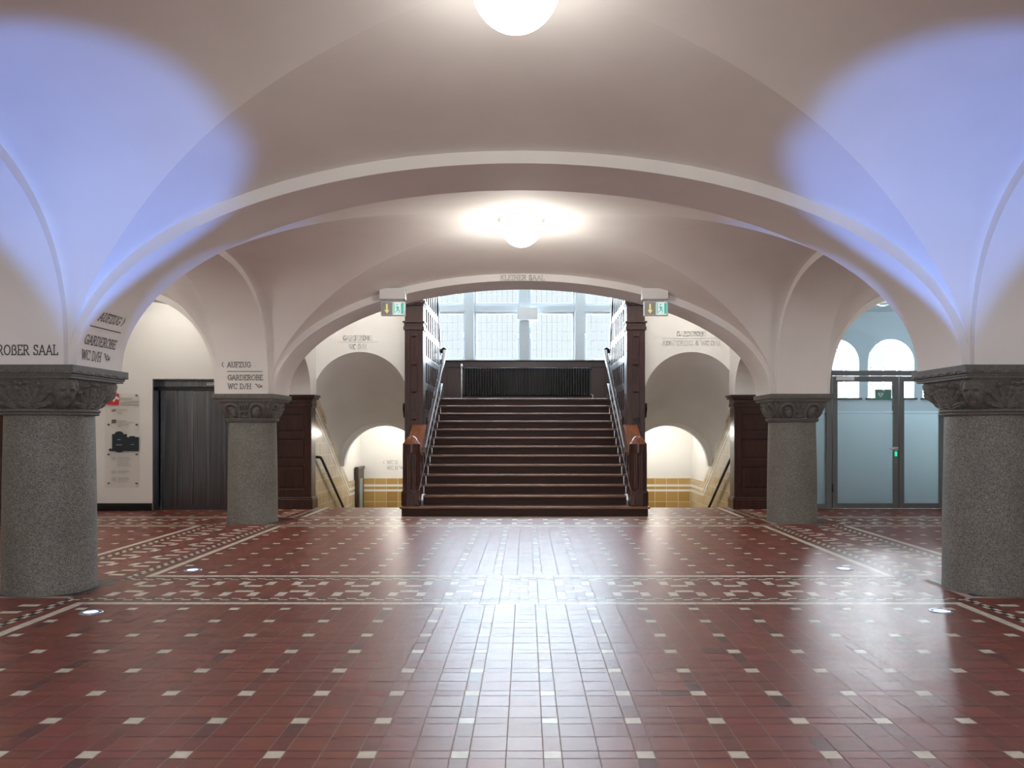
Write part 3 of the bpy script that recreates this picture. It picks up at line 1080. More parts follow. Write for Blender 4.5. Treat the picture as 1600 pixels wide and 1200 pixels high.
# ------------------------------------------------------------------ main staircase
def staircase():
    t = thing('staircase', 'wide dark oak staircase rising to the tall leaded windows', 'staircase', (-0.02, 0, 0))
    for k in range(13):
        y = NOSE0 + k * TRD
        z = (k + 1) * RIS
        hw = 1.93 if k == 0 else 1.60 if k == 1 else 1.625
        r = MB()
        r.box(-hw + (0.03 if k == 0 else 0), hw - (0.03 if k == 0 else 0), y + 0.035, y + 0.065, z - RIS, z - 0.036)
        if k == 0:
            r.box(-hw + 0.03, -1.625, y + 0.065, y + 1.15, 0, z - 0.036); r.box(1.625, hw - 0.03, y + 0.065, y + 1.15, 0, z - 0.036)
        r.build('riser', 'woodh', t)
        d = MB()
        yb = y + TRD + 0.065 if k else y + 1.17
        if k == 12:
            yb = y + 0.10
        d.box(-hw, hw, y, yb, z - 0.036, z)
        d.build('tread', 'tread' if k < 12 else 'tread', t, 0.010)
    return t


staircase()


def balustrade(s, label):
    t = thing('stair_balustrade', label, 'balustrade', (-0.02, 0, 0), 0, 'balustrades of the oak staircase')
    nz = lambda y: RIS + (y - NOSE0) * RIS / TRD      # nosing line
    # newel post: base drum, fluted shaft, domed cap
    nx, ny = s * 1.775, 12.44
    z0 = RIS + 0.001
    nb = MB(); nb.lathe([(0.165, z0), (0.165, z0 + 0.20), (0.158, z0 + 0.215), (0.15, z0 + 0.235), (0.0, z0 + 0.235)], nx, ny, 8, False, PI / 8, 2 * PI + PI / 8)
    post = nb.build('newel_post', 'wood', t, 0.006)
    fl = MB()
    prof = []
    N = 96
    rings = []
    for z, a in ((z0 + 0.235, 0), (z0 + 0.26, 0.006), (z0 + 0.80, 0.006), (z0 + 0.83, 0), (z0 + 0.96, 0)):
        ring = []
        for i in range(N):
            th = 2 * PI * i / N
            r = 0.137 - a * (0.5 + 0.5 * math.cos(th * 24))
            ring.append(fl.bm.verts.new((nx + r * math.cos(th), ny + r * math.sin(th), z)))
        rings.append(ring)
    for A, B in zip(rings, rings[1:]):
        for i in range(N):
            fl.bm.faces.new((A[i], A[(i + 1) % N], B[(i + 1) % N], B[i]))
    fl.bm.faces.new(rings[-1])
    fl.build('newel_shaft', 'wood', post)
    cp = MB(); zc = z0 + 0.96
    cp.lathe([(0.137, zc), (0.137, zc + 0.006), (0.122, zc + 0.018), (0.122, zc + 0.024), (0.102, zc + 0.045), (0.102, zc + 0.051), (0.088, zc + 0.066), (0.078, zc + 0.09), (0.052, zc + 0.115), (0.024, zc + 0.126), (0.0, zc + 0.128)], nx, ny, 32)
    cp.build('newel_cap', 'capwood', post)
    # solid panel and sloping cap board between newel and the tall pier
    x0, x1 = sorted((s * 1.69, s * 1.86))
    p = MB(); p.prism([(12.59, 0.152), (13.39, 0.152), (13.39, 1.34), (12.59, 0.92)], 'x', x0, x1)
    p.build('side_panel', 'wood', t, 0.006)
    x0, x1 = sorted((s * 1.60, s * 1.90))
    c = MB(); c.prism([(12.50, 0.93), (13.39, 1.375), (13.39, 1.425), (12.50, 0.98)], 'x', x0, x1)
    c.build('cap_board', 'capwood', t, 0.008)
    # closed stringer
    x0, x1 = sorted((s * 1.63, s * 1.715))
    b = MB(); b.prism([(12.26, 0.1525), (12.55, 0.17), (15.78, nz(15.78) - 0.16), (15.78, nz(15.78) + 0.19), (12.30, nz(12.30) + 0.19), (12.26, nz(12.26) + 0.12)], 'x', x0, x1)
    b.build('stringer', 'varnish', t, 0.010)
    # stepped boards between stringer and rail
    x0, x1 = sorted((s * 1.66, s * 1.71))
    for k in range(1, 12):
        y = NOSE0 + k * TRD + 0.16
        MB().box(x0, x1, y, y + 0.11, nz(y) + 0.10, nz(y) + 0.42).build('baluster_board', 'wood', t, 0.006)
    # handrail
    hx = s * 1.585
    pts = [(hx, 12.47 + 3.27 * i / 12, 1.02 + 1.89 * i / 12) for i in range(13)]
    hb = MB()
    w, hh = 0.036, 0.034
    prof = [(-w, -hh), (-w * 0.6, -hh * 1.3), (w * 0.6, -hh * 1.3), (w, -hh), (w * 1.1, 0), (w, hh * 0.8), (w * 0.45, hh * 1.25), (-w * 0.45, hh * 1.25), (-w, hh * 0.8), (-w * 1.1, 0)]
    rings = [[hb.bm.verts.new((p[0] + a, p[1], p[2] + b_)) for a, b_ in prof] for p in pts]
    for A, B in zip(rings, rings[1:]):
        for i in range(len(prof)):
            hb.bm.faces.new((A[i], A[(i + 1) % len(prof)], B[(i + 1) % len(prof)], B[i]))
    hb.bm.faces.new(rings[0]); hb.bm.faces.new(list(reversed(rings[-1])))
    rail = hb.build('handrail', 'varnish', t)
    e = MB()
    e.tube([(hx, 15.72, 2.90), (hx + s * 0.02, 15.79, 2.945), (hx + s * 0.055, 15.80, 2.93), (hx + s * 0.07, 15.80, 2.86)], 0.042, 12)
    e.build('rail_scroll', 'wood', rail)
    for y in (12.52, 13.3, 14.1, 14.9, 15.6):
        z = 1.02 + (y - 12.47) * 1.89 / 3.27
        g = MB().tube([(hx, y, z - 0.03), (hx, y, z - 0.09), (hx + s * 0.07, y, z - 0.12)], 0.012, 8)
        g.build('rail_bracket', 'darkmetal', rail)
    return t


balustrade(-1, 'dark oak balustrade with domed newel post at the left of the staircase')
balustrade(1, 'dark oak balustrade with domed newel post at the right of the staircase')


def panelled_wall(s, label):
    t = thing('panelled_wall', label, 'panelling', (-0.02, 0, 0), 0, 'tall oak panelled walls flanking the staircase')
    y0, y1 = 13.40, 16.05
    xi, xo = s * PX, s * 2.03
    # end pier facing the hall
    b = MB(); b.box(*sorted((xi + s * 0.0, xo)), y0 + 0.015, y0 + 0.30, 0, 4.7)
    pier = b.build('end_pier', 'wood', t, 0.008)
    xm = (xi + xo) / 2
    f = MB()
    f.box(*sorted((xi, xi + s * 0.09)), y0, y0 + 0.015, 0, 3.02); f.box(*sorted((xo, xo - s * 0.09)), y0, y0 + 0.015, 0, 3.02)
    zs = [0.15, 1.05, 1.52, 1.98, 2.44, 2.92]
    for z in zs:
        f.box(*sorted((xi + s * 0.09, xo - s * 0.09)), y0, y0 + 0.015, z, z + 0.11)
    f.build('pier_frame', 'wood', pier, 0.004)
    for z in zs[1:]:
        MB().lathe([(0.0, z - 0.035), (0.045, z - 0.02), (0.05, z + 0.0), (0.05, z + 0.006), (0.0, z + 0.006)], xm, y0 + 0.046, 20).build('pier_boss', 'wood', pier)
    c = MB()
    c.box(*sorted((xi - s * 0.02, xo + s * 0.02)), y0 - 0.03, y0 + 0.31, 3.02, 3.08)
    c.box(*sorted((xi - s * 0.01, xo + s * 0.01)), y0 - 0.015, y0 + 0.31, 3.08, 3.14)
    c.box(*sorted((xi - s * 0.03, xo + s * 0.03)), y0 - 0.04, y0 + 0.31, 3.14, 3.17)
    c.build('pier_capital', 'wood', pier, 0.006)
    c = MB()
    c.box(*sorted((xi - s * 0.02, xo + s * 0.02)), y0 - 0.03, y0 + 0.31, 3.44, 3.47)
    c.box(*sorted((xi - s * 0.04, xo + s * 0.04)), y0 - 0.05, y0 + 0.31, 3.47, 3.52)
    c.build('pier_cornice', 'wood', pier, 0.006)
    # the wall along the stairs: core, rails and stiles standing proud
    core = MB(); core.box(*sorted((xi + s * 0.022, xi + s * 0.09)), y0 + 0.30, y1, 0, 4.7)
    wall = core.build('wall_core', 'panelwood', t)
    for z in (1.10, 1.56, 2.03, 2.50, 2.97, 3.44, 3.91):
        MB().box(*sorted((xi, xi + s * 0.03)), y0 + 0.30, y1, z, z + 0.12).build('rail', 'panelwood', wall, 0.005)
    nn = 8
    for i in range(nn + 1):
        y = y0 + 0.36 + (y1 - y0 - 0.40) * i / nn
        MB().box(*sorted((xi + s * 0.004, xi + s * 0.03)), y - 0.055, y + 0.055, 0.6, 4.65).build('stile', 'panelwood', wall, 0.005)
    g = MB()
    g.prism([(15.2, 4.65), (16.12, 2.86), (16.2, 2.86), (15.35, 4.65)], 'x', *sorted((xi - s * 0.012, xi + s * 0.095)))
    g.build('raking_trim', 'panelwood', wall, 0.006)
    if s > 0:
        l2 = MB()
        ring = []
        for r_, yy in ((0.045, y0 - 0.001), (0.045, y0 - 0.014), (0.034, y0 - 0.016), (0.030, y0 - 0.010), (0.014, y0 - 0.010), (0.012, y0 - 0.02), (0.0, y0 - 0.02)):
            ring.append((r_, yy))
        vs = []
        for r_, yy in ring:
            vs.append([l2.bm.verts.new((xm + 0.02 + r_ * math.cos(2 * PI * i / 24), yy, 1.50 + r_ * math.sin(2 * PI * i / 24))) for i in range(24)])
        for A, B in zip(vs, vs[1:]):
            for i in range(24):
                l2.bm.faces.new((A[i], A[(i + 1) % 24], B[(i + 1) % 24], B[i]))
        l2.build('round_lock', 'darkmetal', pier)
    # end of the rail of the stairs down, fixed to the outer side
    h = MB(); h.tube([(xo, y0 + 0.12, 1.76), (xo + s * 0.03, y0 + 0.12, 1.78), (xo + s * 0.035, y0 + 0.14, 1.70), (xo + s * 0.03, y0 + 0.2, 1.55)], 0.022, 10)
    h.build('rail_end', 'darkmetal', pier)
    return t


panelled_wall(-1, 'tall dark oak panelled wall and pier at the left of the staircase')
panelled_wall(1, 'tall dark oak panelled wall and pier with round lock, right of the staircase')


# ------------------------------------------------------------------ radiator on the landing
def radiator():
    x0, x1 = -1.37, 1.42
    t = thing('radiator', 'long dark ribbed radiator on the landing below the windows', 'radiator', (0, YW - 0.22, 13 * RIS))
    n = 48
    proto = None
    for k in range(n):
        x = x0 + (x1 - x0) * (k + 0.5) / n
        if proto is None:
            m = MB(); m.box(-0.021, 0.021, -0.06, 0.06, 0.13, 0.74)
            proto = m.build('radiator_section', 'radiator', t, 0.012); o = proto
        else:
            o = proto.copy(); COL.objects.link(o); o.parent = t
        o.location = (x, 0, 0)
    MB().tube([(x0 - 0.03, -0.02, 0.735), (x1 + 0.03, -0.02, 0.735)], 0.020, 10).build('top_pipe', 'radiator', t)
    MB().tube([(x0 - 0.03, -0.02, 0.15), (x1 + 0.03, -0.02, 0.15)], 0.020, 10).build('bottom_pipe', 'radiator', t)
    p = MB().tube([(x0 - 0.045, -0.03, 0.0), (x0 - 0.045, -0.03, 0.74)], 0.012, 10).build('supply_pipe', 'white', t)
    v = MB(); v.lathe([(0.0, 0.74), (0.022, 0.745), (0.024, 0.80), (0.018, 0.83), (0.0, 0.835)], x0 - 0.045, -0.03, 16); v.build('valve', 'white', p)
    MB().tube([(x1 + 0.045, -0.03, 0.0), (x1 + 0.045, -0.03, 0.15), (x1, -0.03, 0.16)], 0.012, 10).build('return_pipe', 'white', t)


radiator()


# ------------------------------------------------------------------ lift
def lift():
    t = thing('lift_entrance', 'brushed steel lift doors in a grey steel surround in the white wall', 'lift', (0, LW, 0))
    f = MB()
    f.box(EX0, EX0 + 0.02, -0.006, 0.25, 0, EZ); f.box(EX1 - 0.02, EX1, -0.006, 0.25, 0, EZ)
    f.box(EX0 + 0.02, EX1 - 0.02, -0.006, 0.25, EZ - 0.02, EZ)
    f.box(EX0 + 0.02, EX1 - 0.02, 0.20, 0.25, 2.055, EZ - 0.02)
    fr = f.build('lift_frame', 'steel', t, 0.003)
    MB().box(EX0 + 0.03, EX1 - 0.02, 0.185, 0.20, 1.99, 2.05).build('lift_header', 'darkmetal', t)
    MB().box(-5.35, -5.02, 0.188, 0.20, 2.08, 2.14).build('floor_indicator', 'white', t, 0.003)
    xs = [EX0 + 0.04, -5.86, -5.595, -5.335, -5.05, EX1 - 0.02]
    ys = [0.215, 0.225, 0.235, 0.225, 0.215]
    for i in range(5):
        d = MB(); d.box(xs[i], xs[i + 1] - 0.004, ys[i], ys[i] + 0.02, 0.012, 1.995)
        d.build('door_panel', 'steel', t, 0.003)
    MB().box(EX0 + 0.02, EX1 - 0.02, 0.18, 0.26, 0.0, 0.010).build('door_sill', 'steel', t)


lift()


# ------------------------------------------------------------------ lettering (slab-serif strokes)
def arc(cx, cy, rx, ry, a0, a1, n=14):
    return [(cx + rx * math.cos(R(a0 + (a1 - a0) * i / n)), cy + ry * math.sin(R(a0 + (a1 - a0) * i / n))) for i in range(n + 1)]


SF = 0.10


def ser(x, y, w=0.12):
    return [(x - w, y), (x + w, y)]


GL = {
    'A': (0.84, [[(0.05, 0), (0.42, 1), (0.79, 0)], [(0.17, 0.33), (0.67, 0.33)], ser(0.05, 0, .1), ser(0.79, 0, .1)]),
    'B': (0.70, [[(0.13, 0), (0.13, 1)], [(0.02, 1), (0.38, 1)] + arc(0.38, 0.765, 0.2, 0.235, 90, -90), [(0.13, 0.53), (0.40, 0.53)] + arc(0.40, 0.265, 0.24, 0.265, 90, -90), [(0.02, 0), (0.42, 0)]]),
    'C': (0.74, [arc(0.45, 0.5, 0.37, 0.5, 45, 315, 24), [(0.71, 0.98), (0.71, 0.72)]]),
    'D': (0.80, [[(0.13, 0), (0.13, 1)], [(0.02, 1), (0.34, 1)] + arc(0.34, 0.5, 0.38, 0.5, 90, -90, 20) + [(0.02, 0)]]),
    'E': (0.66, [[(0.13, 0), (0.13, 1)], [(0.02, 1), (0.60, 1), (0.60, 0.82)], [(0.13, 0.52), (0.50, 0.52)], [(0.02, 0), (0.63, 0), (0.63, 0.18)]]),
    'F': (0.62, [[(0.13, 0), (0.13, 1)], [(0.02, 1), (0.58, 1), (0.58, 0.80)], [(0.13, 0.52), (0.48, 0.52)], ser(0.14, 0)]),
    'G': (0.80, [arc(0.45, 0.5, 0.37, 0.5, 45, 345, 26) + [(0.80, 0.40)], [(0.52, 0.42), (0.84, 0.42)], [(0.71, 0.98), (0.71, 0.74)]]),
    'H': (0.84, [[(0.13, 0), (0.13, 1)], [(0.71, 0), (0.71, 1)], [(0.13, 0.52), (0.71, 0.52)], ser(0.13, 0), ser(0.13, 1), ser(0.71, 0), ser(0.71, 1)]),
    'I': (0.36, [[(0.18, 0), (0.18, 1)], ser(0.18, 0), ser(0.18, 1)]),
    'K': (0.78, [[(0.13, 0), (0.13, 1)], [(0.66, 1), (0.15, 0.48)], [(0.30, 0.62), (0.70, 0)], ser(0.13, 0), ser(0.13, 1), ser(0.66, 1), ser(0.70, 0, .08)]),
    'L': (0.62, [[(0.13, 0), (0.13, 1)], [(0.02, 0), (0.60, 0), (0.60, 0.2)], ser(0.13, 1)]),
    'N': (0.86, [[(0.13, 0), (0.13, 1), (0.73, 0), (0.73, 1)], ser(0.13, 0), ser(0.08, 1, .08), ser(0.73, 1)]),
    'O': (0.88, [arc(0.44, 0.5, 0.38, 0.5, 0, 360, 32)]),
    'R': (0.76, [[(0.13, 0), (0.13, 1)], [(0.02, 1), (0.38, 1)] + arc(0.38, 0.74, 0.22, 0.26, 90, -90) + [(0.13, 0.48)], [(0.36, 0.48), (0.68, 0)], ser(0.13, 0), ser(0.70, 0, .08)]),
    'S': (0.64, [arc(0.33, 0.755, 0.22, 0.245, 35, 230, 16) + arc(0.31, 0.25, 0.25, 0.25, 75, -145, 18), [(0.54, 0.98), (0.54, 0.78)], [(0.06, 0.02), (0.06, 0.24)]]),
    'U': (0.84, [[(0.13, 1), (0.13, 0.36)] + arc(0.42, 0.36, 0.29, 0.36, 180, 360, 16) + [(0.71, 1)], ser(0.13, 1), ser(0.71, 1)]),
    'W': (1.08, [[(0.06, 1), (0.30, 0), (0.54, 0.95), (0.78, 0), (1.02, 1)], ser(0.06, 1, .1), ser(1.02, 1, .1)]),
    'Z': (0.70, [[(0.08, 0.80), (0.08, 1), (0.62, 1), (0.06, 0), (0.64, 0), (0.64, 0.2)]]),
    'ß': (0.74, [[(0.02, 0), (0.22, 0)], [(0.13, 0), (0.13, 0.70)] + arc(0.36, 0.74, 0.23, 0.26, 185, -35, 14) + [(0.40, 0.55)] + arc(0.42, 0.25, 0.25, 0.25, 70, -110, 14)]),
    '&': (0.80, [[(0.74, 0), (0.20, 0.70)] + arc(0.36, 0.79, 0.18, 0.21, 200, -60, 16) + [(0.16, 0.42)] + arc(0.33, 0.25, 0.25, 0.25, 140, 330, 14) + [(0.70, 0.48)]]),
    '/': (0.46, [[(0.04, -0.08), (0.42, 1.05)]]),
    '<': (0.50, [[(0.40, 0.95), (0.10, 0.5), (0.40, 0.05)]]),
    '>': (0.50, [[(0.10, 0.95), (0.40, 0.5), (0.10, 0.05)]]),
    '1': (0.5, [[(0.08, 0.8), (0.26, 1), (0.26, 0)], ser(0.26, 0)]),
    '2': (0.6, [arc(0.30, 0.74, 0.22, 0.26, 160, -30, 14) + [(0.06, 0), (0.56, 0)]]),
    '3': (0.6, [arc(0.28, 0.76, 0.22, 0.24, 150, -90, 14) + arc(0.28, 0.26, 0.25, 0.26, 90, -150, 14)]),
    ' ': (0.38, []),
    '~': (1.15, [[(0.02, 0.95), (0.22, 0.95), (0.22, 0.70), (0.42, 0.70), (0.42, 0.42), (0.62, 0.42), (0.62, 0.16)], [(0.58, 0.92), (1.0, 0.42)], [(1.04, 0.70), (1.06, 0.34), (0.74, 0.36)], [(0.86, 0.36), (1.04, 0.52)]]),
}


def text_strokes(txt, x, y, h, spacing=0.10, wfac=1.0):
    out = []
    for ch in txt:
        w, st = GL[ch]
        for s_ in st:
            out.append([(x + p[0] * h * wfac, y + p[1] * h) for p in s_])
        x += (w + spacing) * h * wfac
    return out, x - spacing * h * wfac


def text_width(txt, h, spacing=0.10):
    return sum((GL[c][0] + spacing) * h for c in txt) - spacing * h


def fit(txt, x0, x1, y, h):
    w = text_width(txt, h)
    return text_strokes(txt, x0, y, h, 0.10, (x1 - x0) / w)[0]


def lettering(mapf, strokes, width, mb=None):
    """strokes are flat ribbons laid 2 mm in front of the surface; mapf(u, v) gives the 3D point"""
    mb = mb or MB()
    for st in strokes:
        # subdivide straight parts so that they follow a curved wall
        pts = [st[0]]
        for a, b in zip(st, st[1:]):
            L = math.hypot(b[0] - a[0], b[1] - a[1])
            k = max(1, int(L / 0.04))
            for i in range(1, k + 1):
                pts.append((a[0] + (b[0] - a[0]) * i / k, a[1] + (b[1] - a[1]) * i / k))
        for a, b in zip(pts, pts[1:]):
            dx, dy = b[0] - a[0], b[1] - a[1]
            L = math.hypot(dx, dy)
            if L < 1e-7:
                continue
            dx, dy = dx / L, dy / L
            nx, ny = -dy * width / 2, dx * width / 2
            ex, ey = dx * width * 0.4, dy * width * 0.4
            mb.quad([mapf(a[0] - ex + nx, a[1] - ey + ny), mapf(b[0] + ex + nx, b[1] + ey + ny), mapf(b[0] + ex - nx, b[1] + ey - ny), mapf(a[0] - ex - nx, a[1] - ey - ny)])
    return mb


def wall_letters(label, mapf, m, width, lines, rules=()):
    t = thing('wall_lettering', label, 'lettering')
    for ln in lines:
        lettering(mapf, ln, width).build('text_line', m, t, recalc=False)
    for r in rules:
        lettering(mapf, [r], width).build('dividing_line', m, t, recalc=False)
    return t


class Soffit:
    """arc-length map up the leg of a superellipse arch, from the springing"""
    def __init__(self, half, rise, n):
        self.t = []
        L = 0
        prev = None
        for i in range(2001):
            a = PI / 2 * i / 2000
            d, z = half - half * math.cos(a) ** (2 / n), rise * math.sin(a) ** (2 / n)
            if prev:
                L += math.hypot(d - prev[0], z - prev[1])
            prev = (d, z)
            self.t.append((L, d, z))

    def at(self, s_):
        lo, hi = 0, len(self.t) - 1
        while hi - lo > 1:
            m = (lo + hi) // 2
            if self.t[m][0] < s_:
                lo = m
            else:
                hi = m
        A, B = self.t[lo], self.t[hi]
        f = (s_ - A[0]) / max(1e-9, B[0] - A[0])
        return A[1] + (B[1] - A[1]) * f, A[2] + (B[2] - A[2]) * f


# left leg of the first big arch, read from the hall
so = Soffit(CENTRAL, RISE_C, 2.0)
xs0 = XC - CENTRAL


def map_big(u, v):
    d, z = so.at(max(0, v))
    return (xs0 + d + 0.003, u, ZS + z - 0.002)


wall_letters('AUFZUG and GARDEROBE lettering on the big arch above the near left column', map_big, 'letter', 0.0082,
             [fit('AUFZUG', 6.41, 6.73, 0.395, 0.072) + fit('>', 6.765, 6.80, 0.39, 0.08), fit('GARDEROBE', 6.345, 6.82, 0.185, 0.074),
              fit('WC D/H', 6.345, 6.63, 0.060, 0.074) + fit('~', 6.67, 6.77, 0.060, 0.074)], [[(6.345, 0.335), (6.82, 0.335)]])

sl = Soffit(LH, RISE_L, 2.6)


def map_far(u, v):
    d, z = sl.at(max(0, v))
    return (u, YC[2] - SP - d - 0.003, ZS + z - 0.002)


wall_letters('AUFZUG and GARDEROBE lettering above the column in front of the lift', map_far, 'letter', 0.0085,
             [fit('<', -4.265, -4.235, 0.375, 0.07) + fit('AUFZUG', -4.185, -3.86, 0.375, 0.070), fit('GARDEROBE', -4.185, -3.695, 0.195, 0.070),
              fit('WC D/H', -4.185, -3.86, 0.072, 0.070) + fit('~', -3.805, -3.70, 0.072, 0.07)], [[(-4.185, 0.316), (-3.695, 0.316)]])


def map_near(u, v):
    d, z = sl.at(max(0, v))
    return (u, YC[1] - SP - d - 0.003, ZS + z - 0.002)


st = fit('GROßER SAAL', -4.195, -3.668, 0.080, 0.074)
tag(lettering(map_near, st, 0.0085).build('wall_lettering', 'letter', recalc=False), 'GROSSER SAAL lettering cut by the left edge of the photo', 'lettering')

# KLEINER SAAL on the face of the second big arch
flat = lambda y: (lambda u, v: (u, y, v))
kz = ZS + RISE_C + 0.012


def map_arch(u, v):
    du = (u - XC) / CENTRAL
    return (u, YC[2] - HW - 0.003, v - RISE_C * (1 - math.sqrt(max(0, 1 - du * du))))


st = fit('KLEINER SAAL', -0.36, 0.26, kz, 0.066)
tag(lettering(map_arch, st, 0.009).build('wall_lettering', 'lettermid', recalc=False), 'KLEINER SAAL lettering on the arch above the staircase', 'lettering')

wall_letters('faint GARDEROBE and WC lettering over the left tunnel arch', flat(YT - 0.003), 'letterfaint', 0.009,
             [fit('GARDEROBE', -3.16, -2.66, 2.885, 0.075), fit('WC D/H', -3.06, -2.76, 2.735, 0.075)], [[(-3.25, 2.85), (-2.56, 2.85)]])
wall_letters('faint GARDEROBE and KONFERENZ lettering over the right tunnel arch', flat(YT - 0.003), 'letterfaint', 0.009,
             [fit('GARDEROBE', 2.60, 3.10, 2.955, 0.075), fit('KONFERENZ & WC D/H', 2.36, 3.35, 2.795, 0.075)], [[(2.35, 2.915), (3.36, 2.915)]])
wall_letters('small WC lettering on the wall at the foot of the left stairs', flat(YW - 0.023), 'lettermid', 0.010,
             [fit('<', -3.19, -3.15, 0.58, 0.075) + fit('WC D', -3.10, -2.86, 0.58, 0.075), fit('WC H', -3.10, -2.86, 0.455, 0.075) + fit('~', -2.83, -2.74, 0.455, 0.075)])


# ------------------------------------------------------------------ lamps
def vault_lamp(x, y, z, label, group, lit=True, power=LAMP_POWER, r=0.24):
    t = thing('ceiling_lamp', label, 'lamp', (x, y, z), 0, group)
    b = MB(); b.lathe([(0.0, 0.0), (r * 0.92, 0.0), (r * 0.98, -0.02), (r * 0.98, -0.045), (0.0, -0.045)], seg=48)
    b.build('lamp_base', 'lamp' if lit else 'lampoff', t)
    g = MB()
    prof = [(r * math.sin(PI / 2 * k / 16), -0.05 - 0.255 * math.cos(PI / 2 * k / 16)) for k in range(17)] + [(r * 0.97, -0.042)]
    g.lathe(prof, seg=48)
    g.build('lamp_shade', 'lamp' if lit else 'lampoff', t)
    if lit:
        for nm, dz, pw, rad in (('lamp_bulb', -0.42, power, 0.16),):
            l = bpy.data.lights.new(nm, 'POINT'); l.energy = pw; l.color = (1.0, 0.95, 0.87); l.shadow_soft_size = rad
            o = bpy.data.objects.new(nm, l); COL.objects.link(o); o.parent = t; o.location = (0, 0, dz)
    return t


GLP = 'opal globe lamps in the vault crowns'
zc = ZS + CROWN - 0.005
vault_lamp(XC, YC[1] + 2.46, zc, 'white opal ceiling lamp in the vault before the KLEINER SAAL arch', GLP, power=LAMP_POWER * 1.75)
vault_lamp(XC, YC[0] + 2.46, zc, 'white opal ceiling lamp cut by the top edge of the photo', GLP, power=LAMP_POWER * 0.55)
vault_lamp(XC, YC[0] - 2.46, zc, 'white opal ceiling lamp in the vault behind the viewer', GLP, power=LAMP_POWER * 0.2)
for X, w in ((XL - SP - AIS, 'left'), (XR + SP + AIS, 'right')):
    for y, q in ((YC[0] + 2.46, 'first'), (YC[1] + 2.46, 'second')):
        vault_lamp(X, y, ZS + 1.795, 'white opal ceiling lamp in the %s bay of the %s aisle' % (q, w), GLP, power=LAMP_POWER * (1.5 if (w == 'left' and q == 'second') else 0.65 if q == 'second' else 0.3))
vault_lamp(XL - SP - AIS + 0.1, 12.25, 3.775, 'white opal ceiling lamp over the lift doors', GLP, power=LAMP_POWER * 0.35)
vault_lamp(-2.75, 12.8, TOP, 'white opal ceiling lamp over the left stairs down', GLP, power=LAMP_POWER * 1.3)
vault_lamp(2.75, 12.8, TOP, 'white opal ceiling lamp over the right stairs down', GLP, power=LAMP_POWER * 1.3)
for s, w in ((-1, 'left'), (1, 'right')):
    vault_lamp(s * 2.75, 16.7, 1.78, 'white opal ceiling lamp in the %s lower lobby' % w, GLP, power=LAMP_POWER * 0.85)
    vault_lamp(s * 2.9, 16.6, TOP, 'added unseen opal fill lamp over the %s end of the stair landing' % w, GLP, power=LAMP_POWER * 0.5)  # added lamps, out of sight, to brighten window frames and landing
vault_lamp(6.75, 15.0, 3.98, 'unlit bluish ceiling lamp in the room behind the glass door', 'unlit lamps', lit=False)


def uplight(x, y, label, tx, ty, power=BLUE_POWER):
    t = thing('floor_uplight', label, 'floor light', (x, y, 0), 0, 'blue floor uplights around the near columns')
    b = MB(); b.lathe([(0.082, 0.0), (0.082, 0.004), (0.076, 0.006), (0.052, 0.006), (0.050, 0.003), (0.0, 0.003)], seg=40)
    b.build('steel_rim', 'ledring', t)
    b = MB(); b.lathe([(0.048, 0.0045), (0.0, 0.0055)], seg=32); b.build('blue_lens', 'led', t)
    l = bpy.data.lights.new('blue_beam', 'SPOT'); l.energy = power; l.color = (0.15, 0.34, 1.0)
    l.spot_size = R(42); l.spot_blend = 0.4; l.shadow_soft_size = 0.03
    o = bpy.data.objects.new('blue_beam', l); COL.objects.link(o); o.parent = t; o.location = (0, 0, 0.02)
    d = Vector((tx, ty, 1.0)).normalized()
    o.rotation_euler = d.to_track_quat('-Z', 'Y').to_euler()
    return t


uplight(-3.16, 5.763, 'round blue floor light in front of the large left column', 0.0, -0.05)
uplight(-3.155, 7.508, 'round blue floor light behind the large left column', -0.02, 0.06, BLUE_POWER * 0.3)
uplight(3.03, 5.80, 'round blue floor light in front of the large right column', 0.0, -0.05)
uplight(3.04, 7.578, 'round blue floor light lost in the glare, behind the large right column', 0.02, 0.06, BLUE_POWER * 0.45)


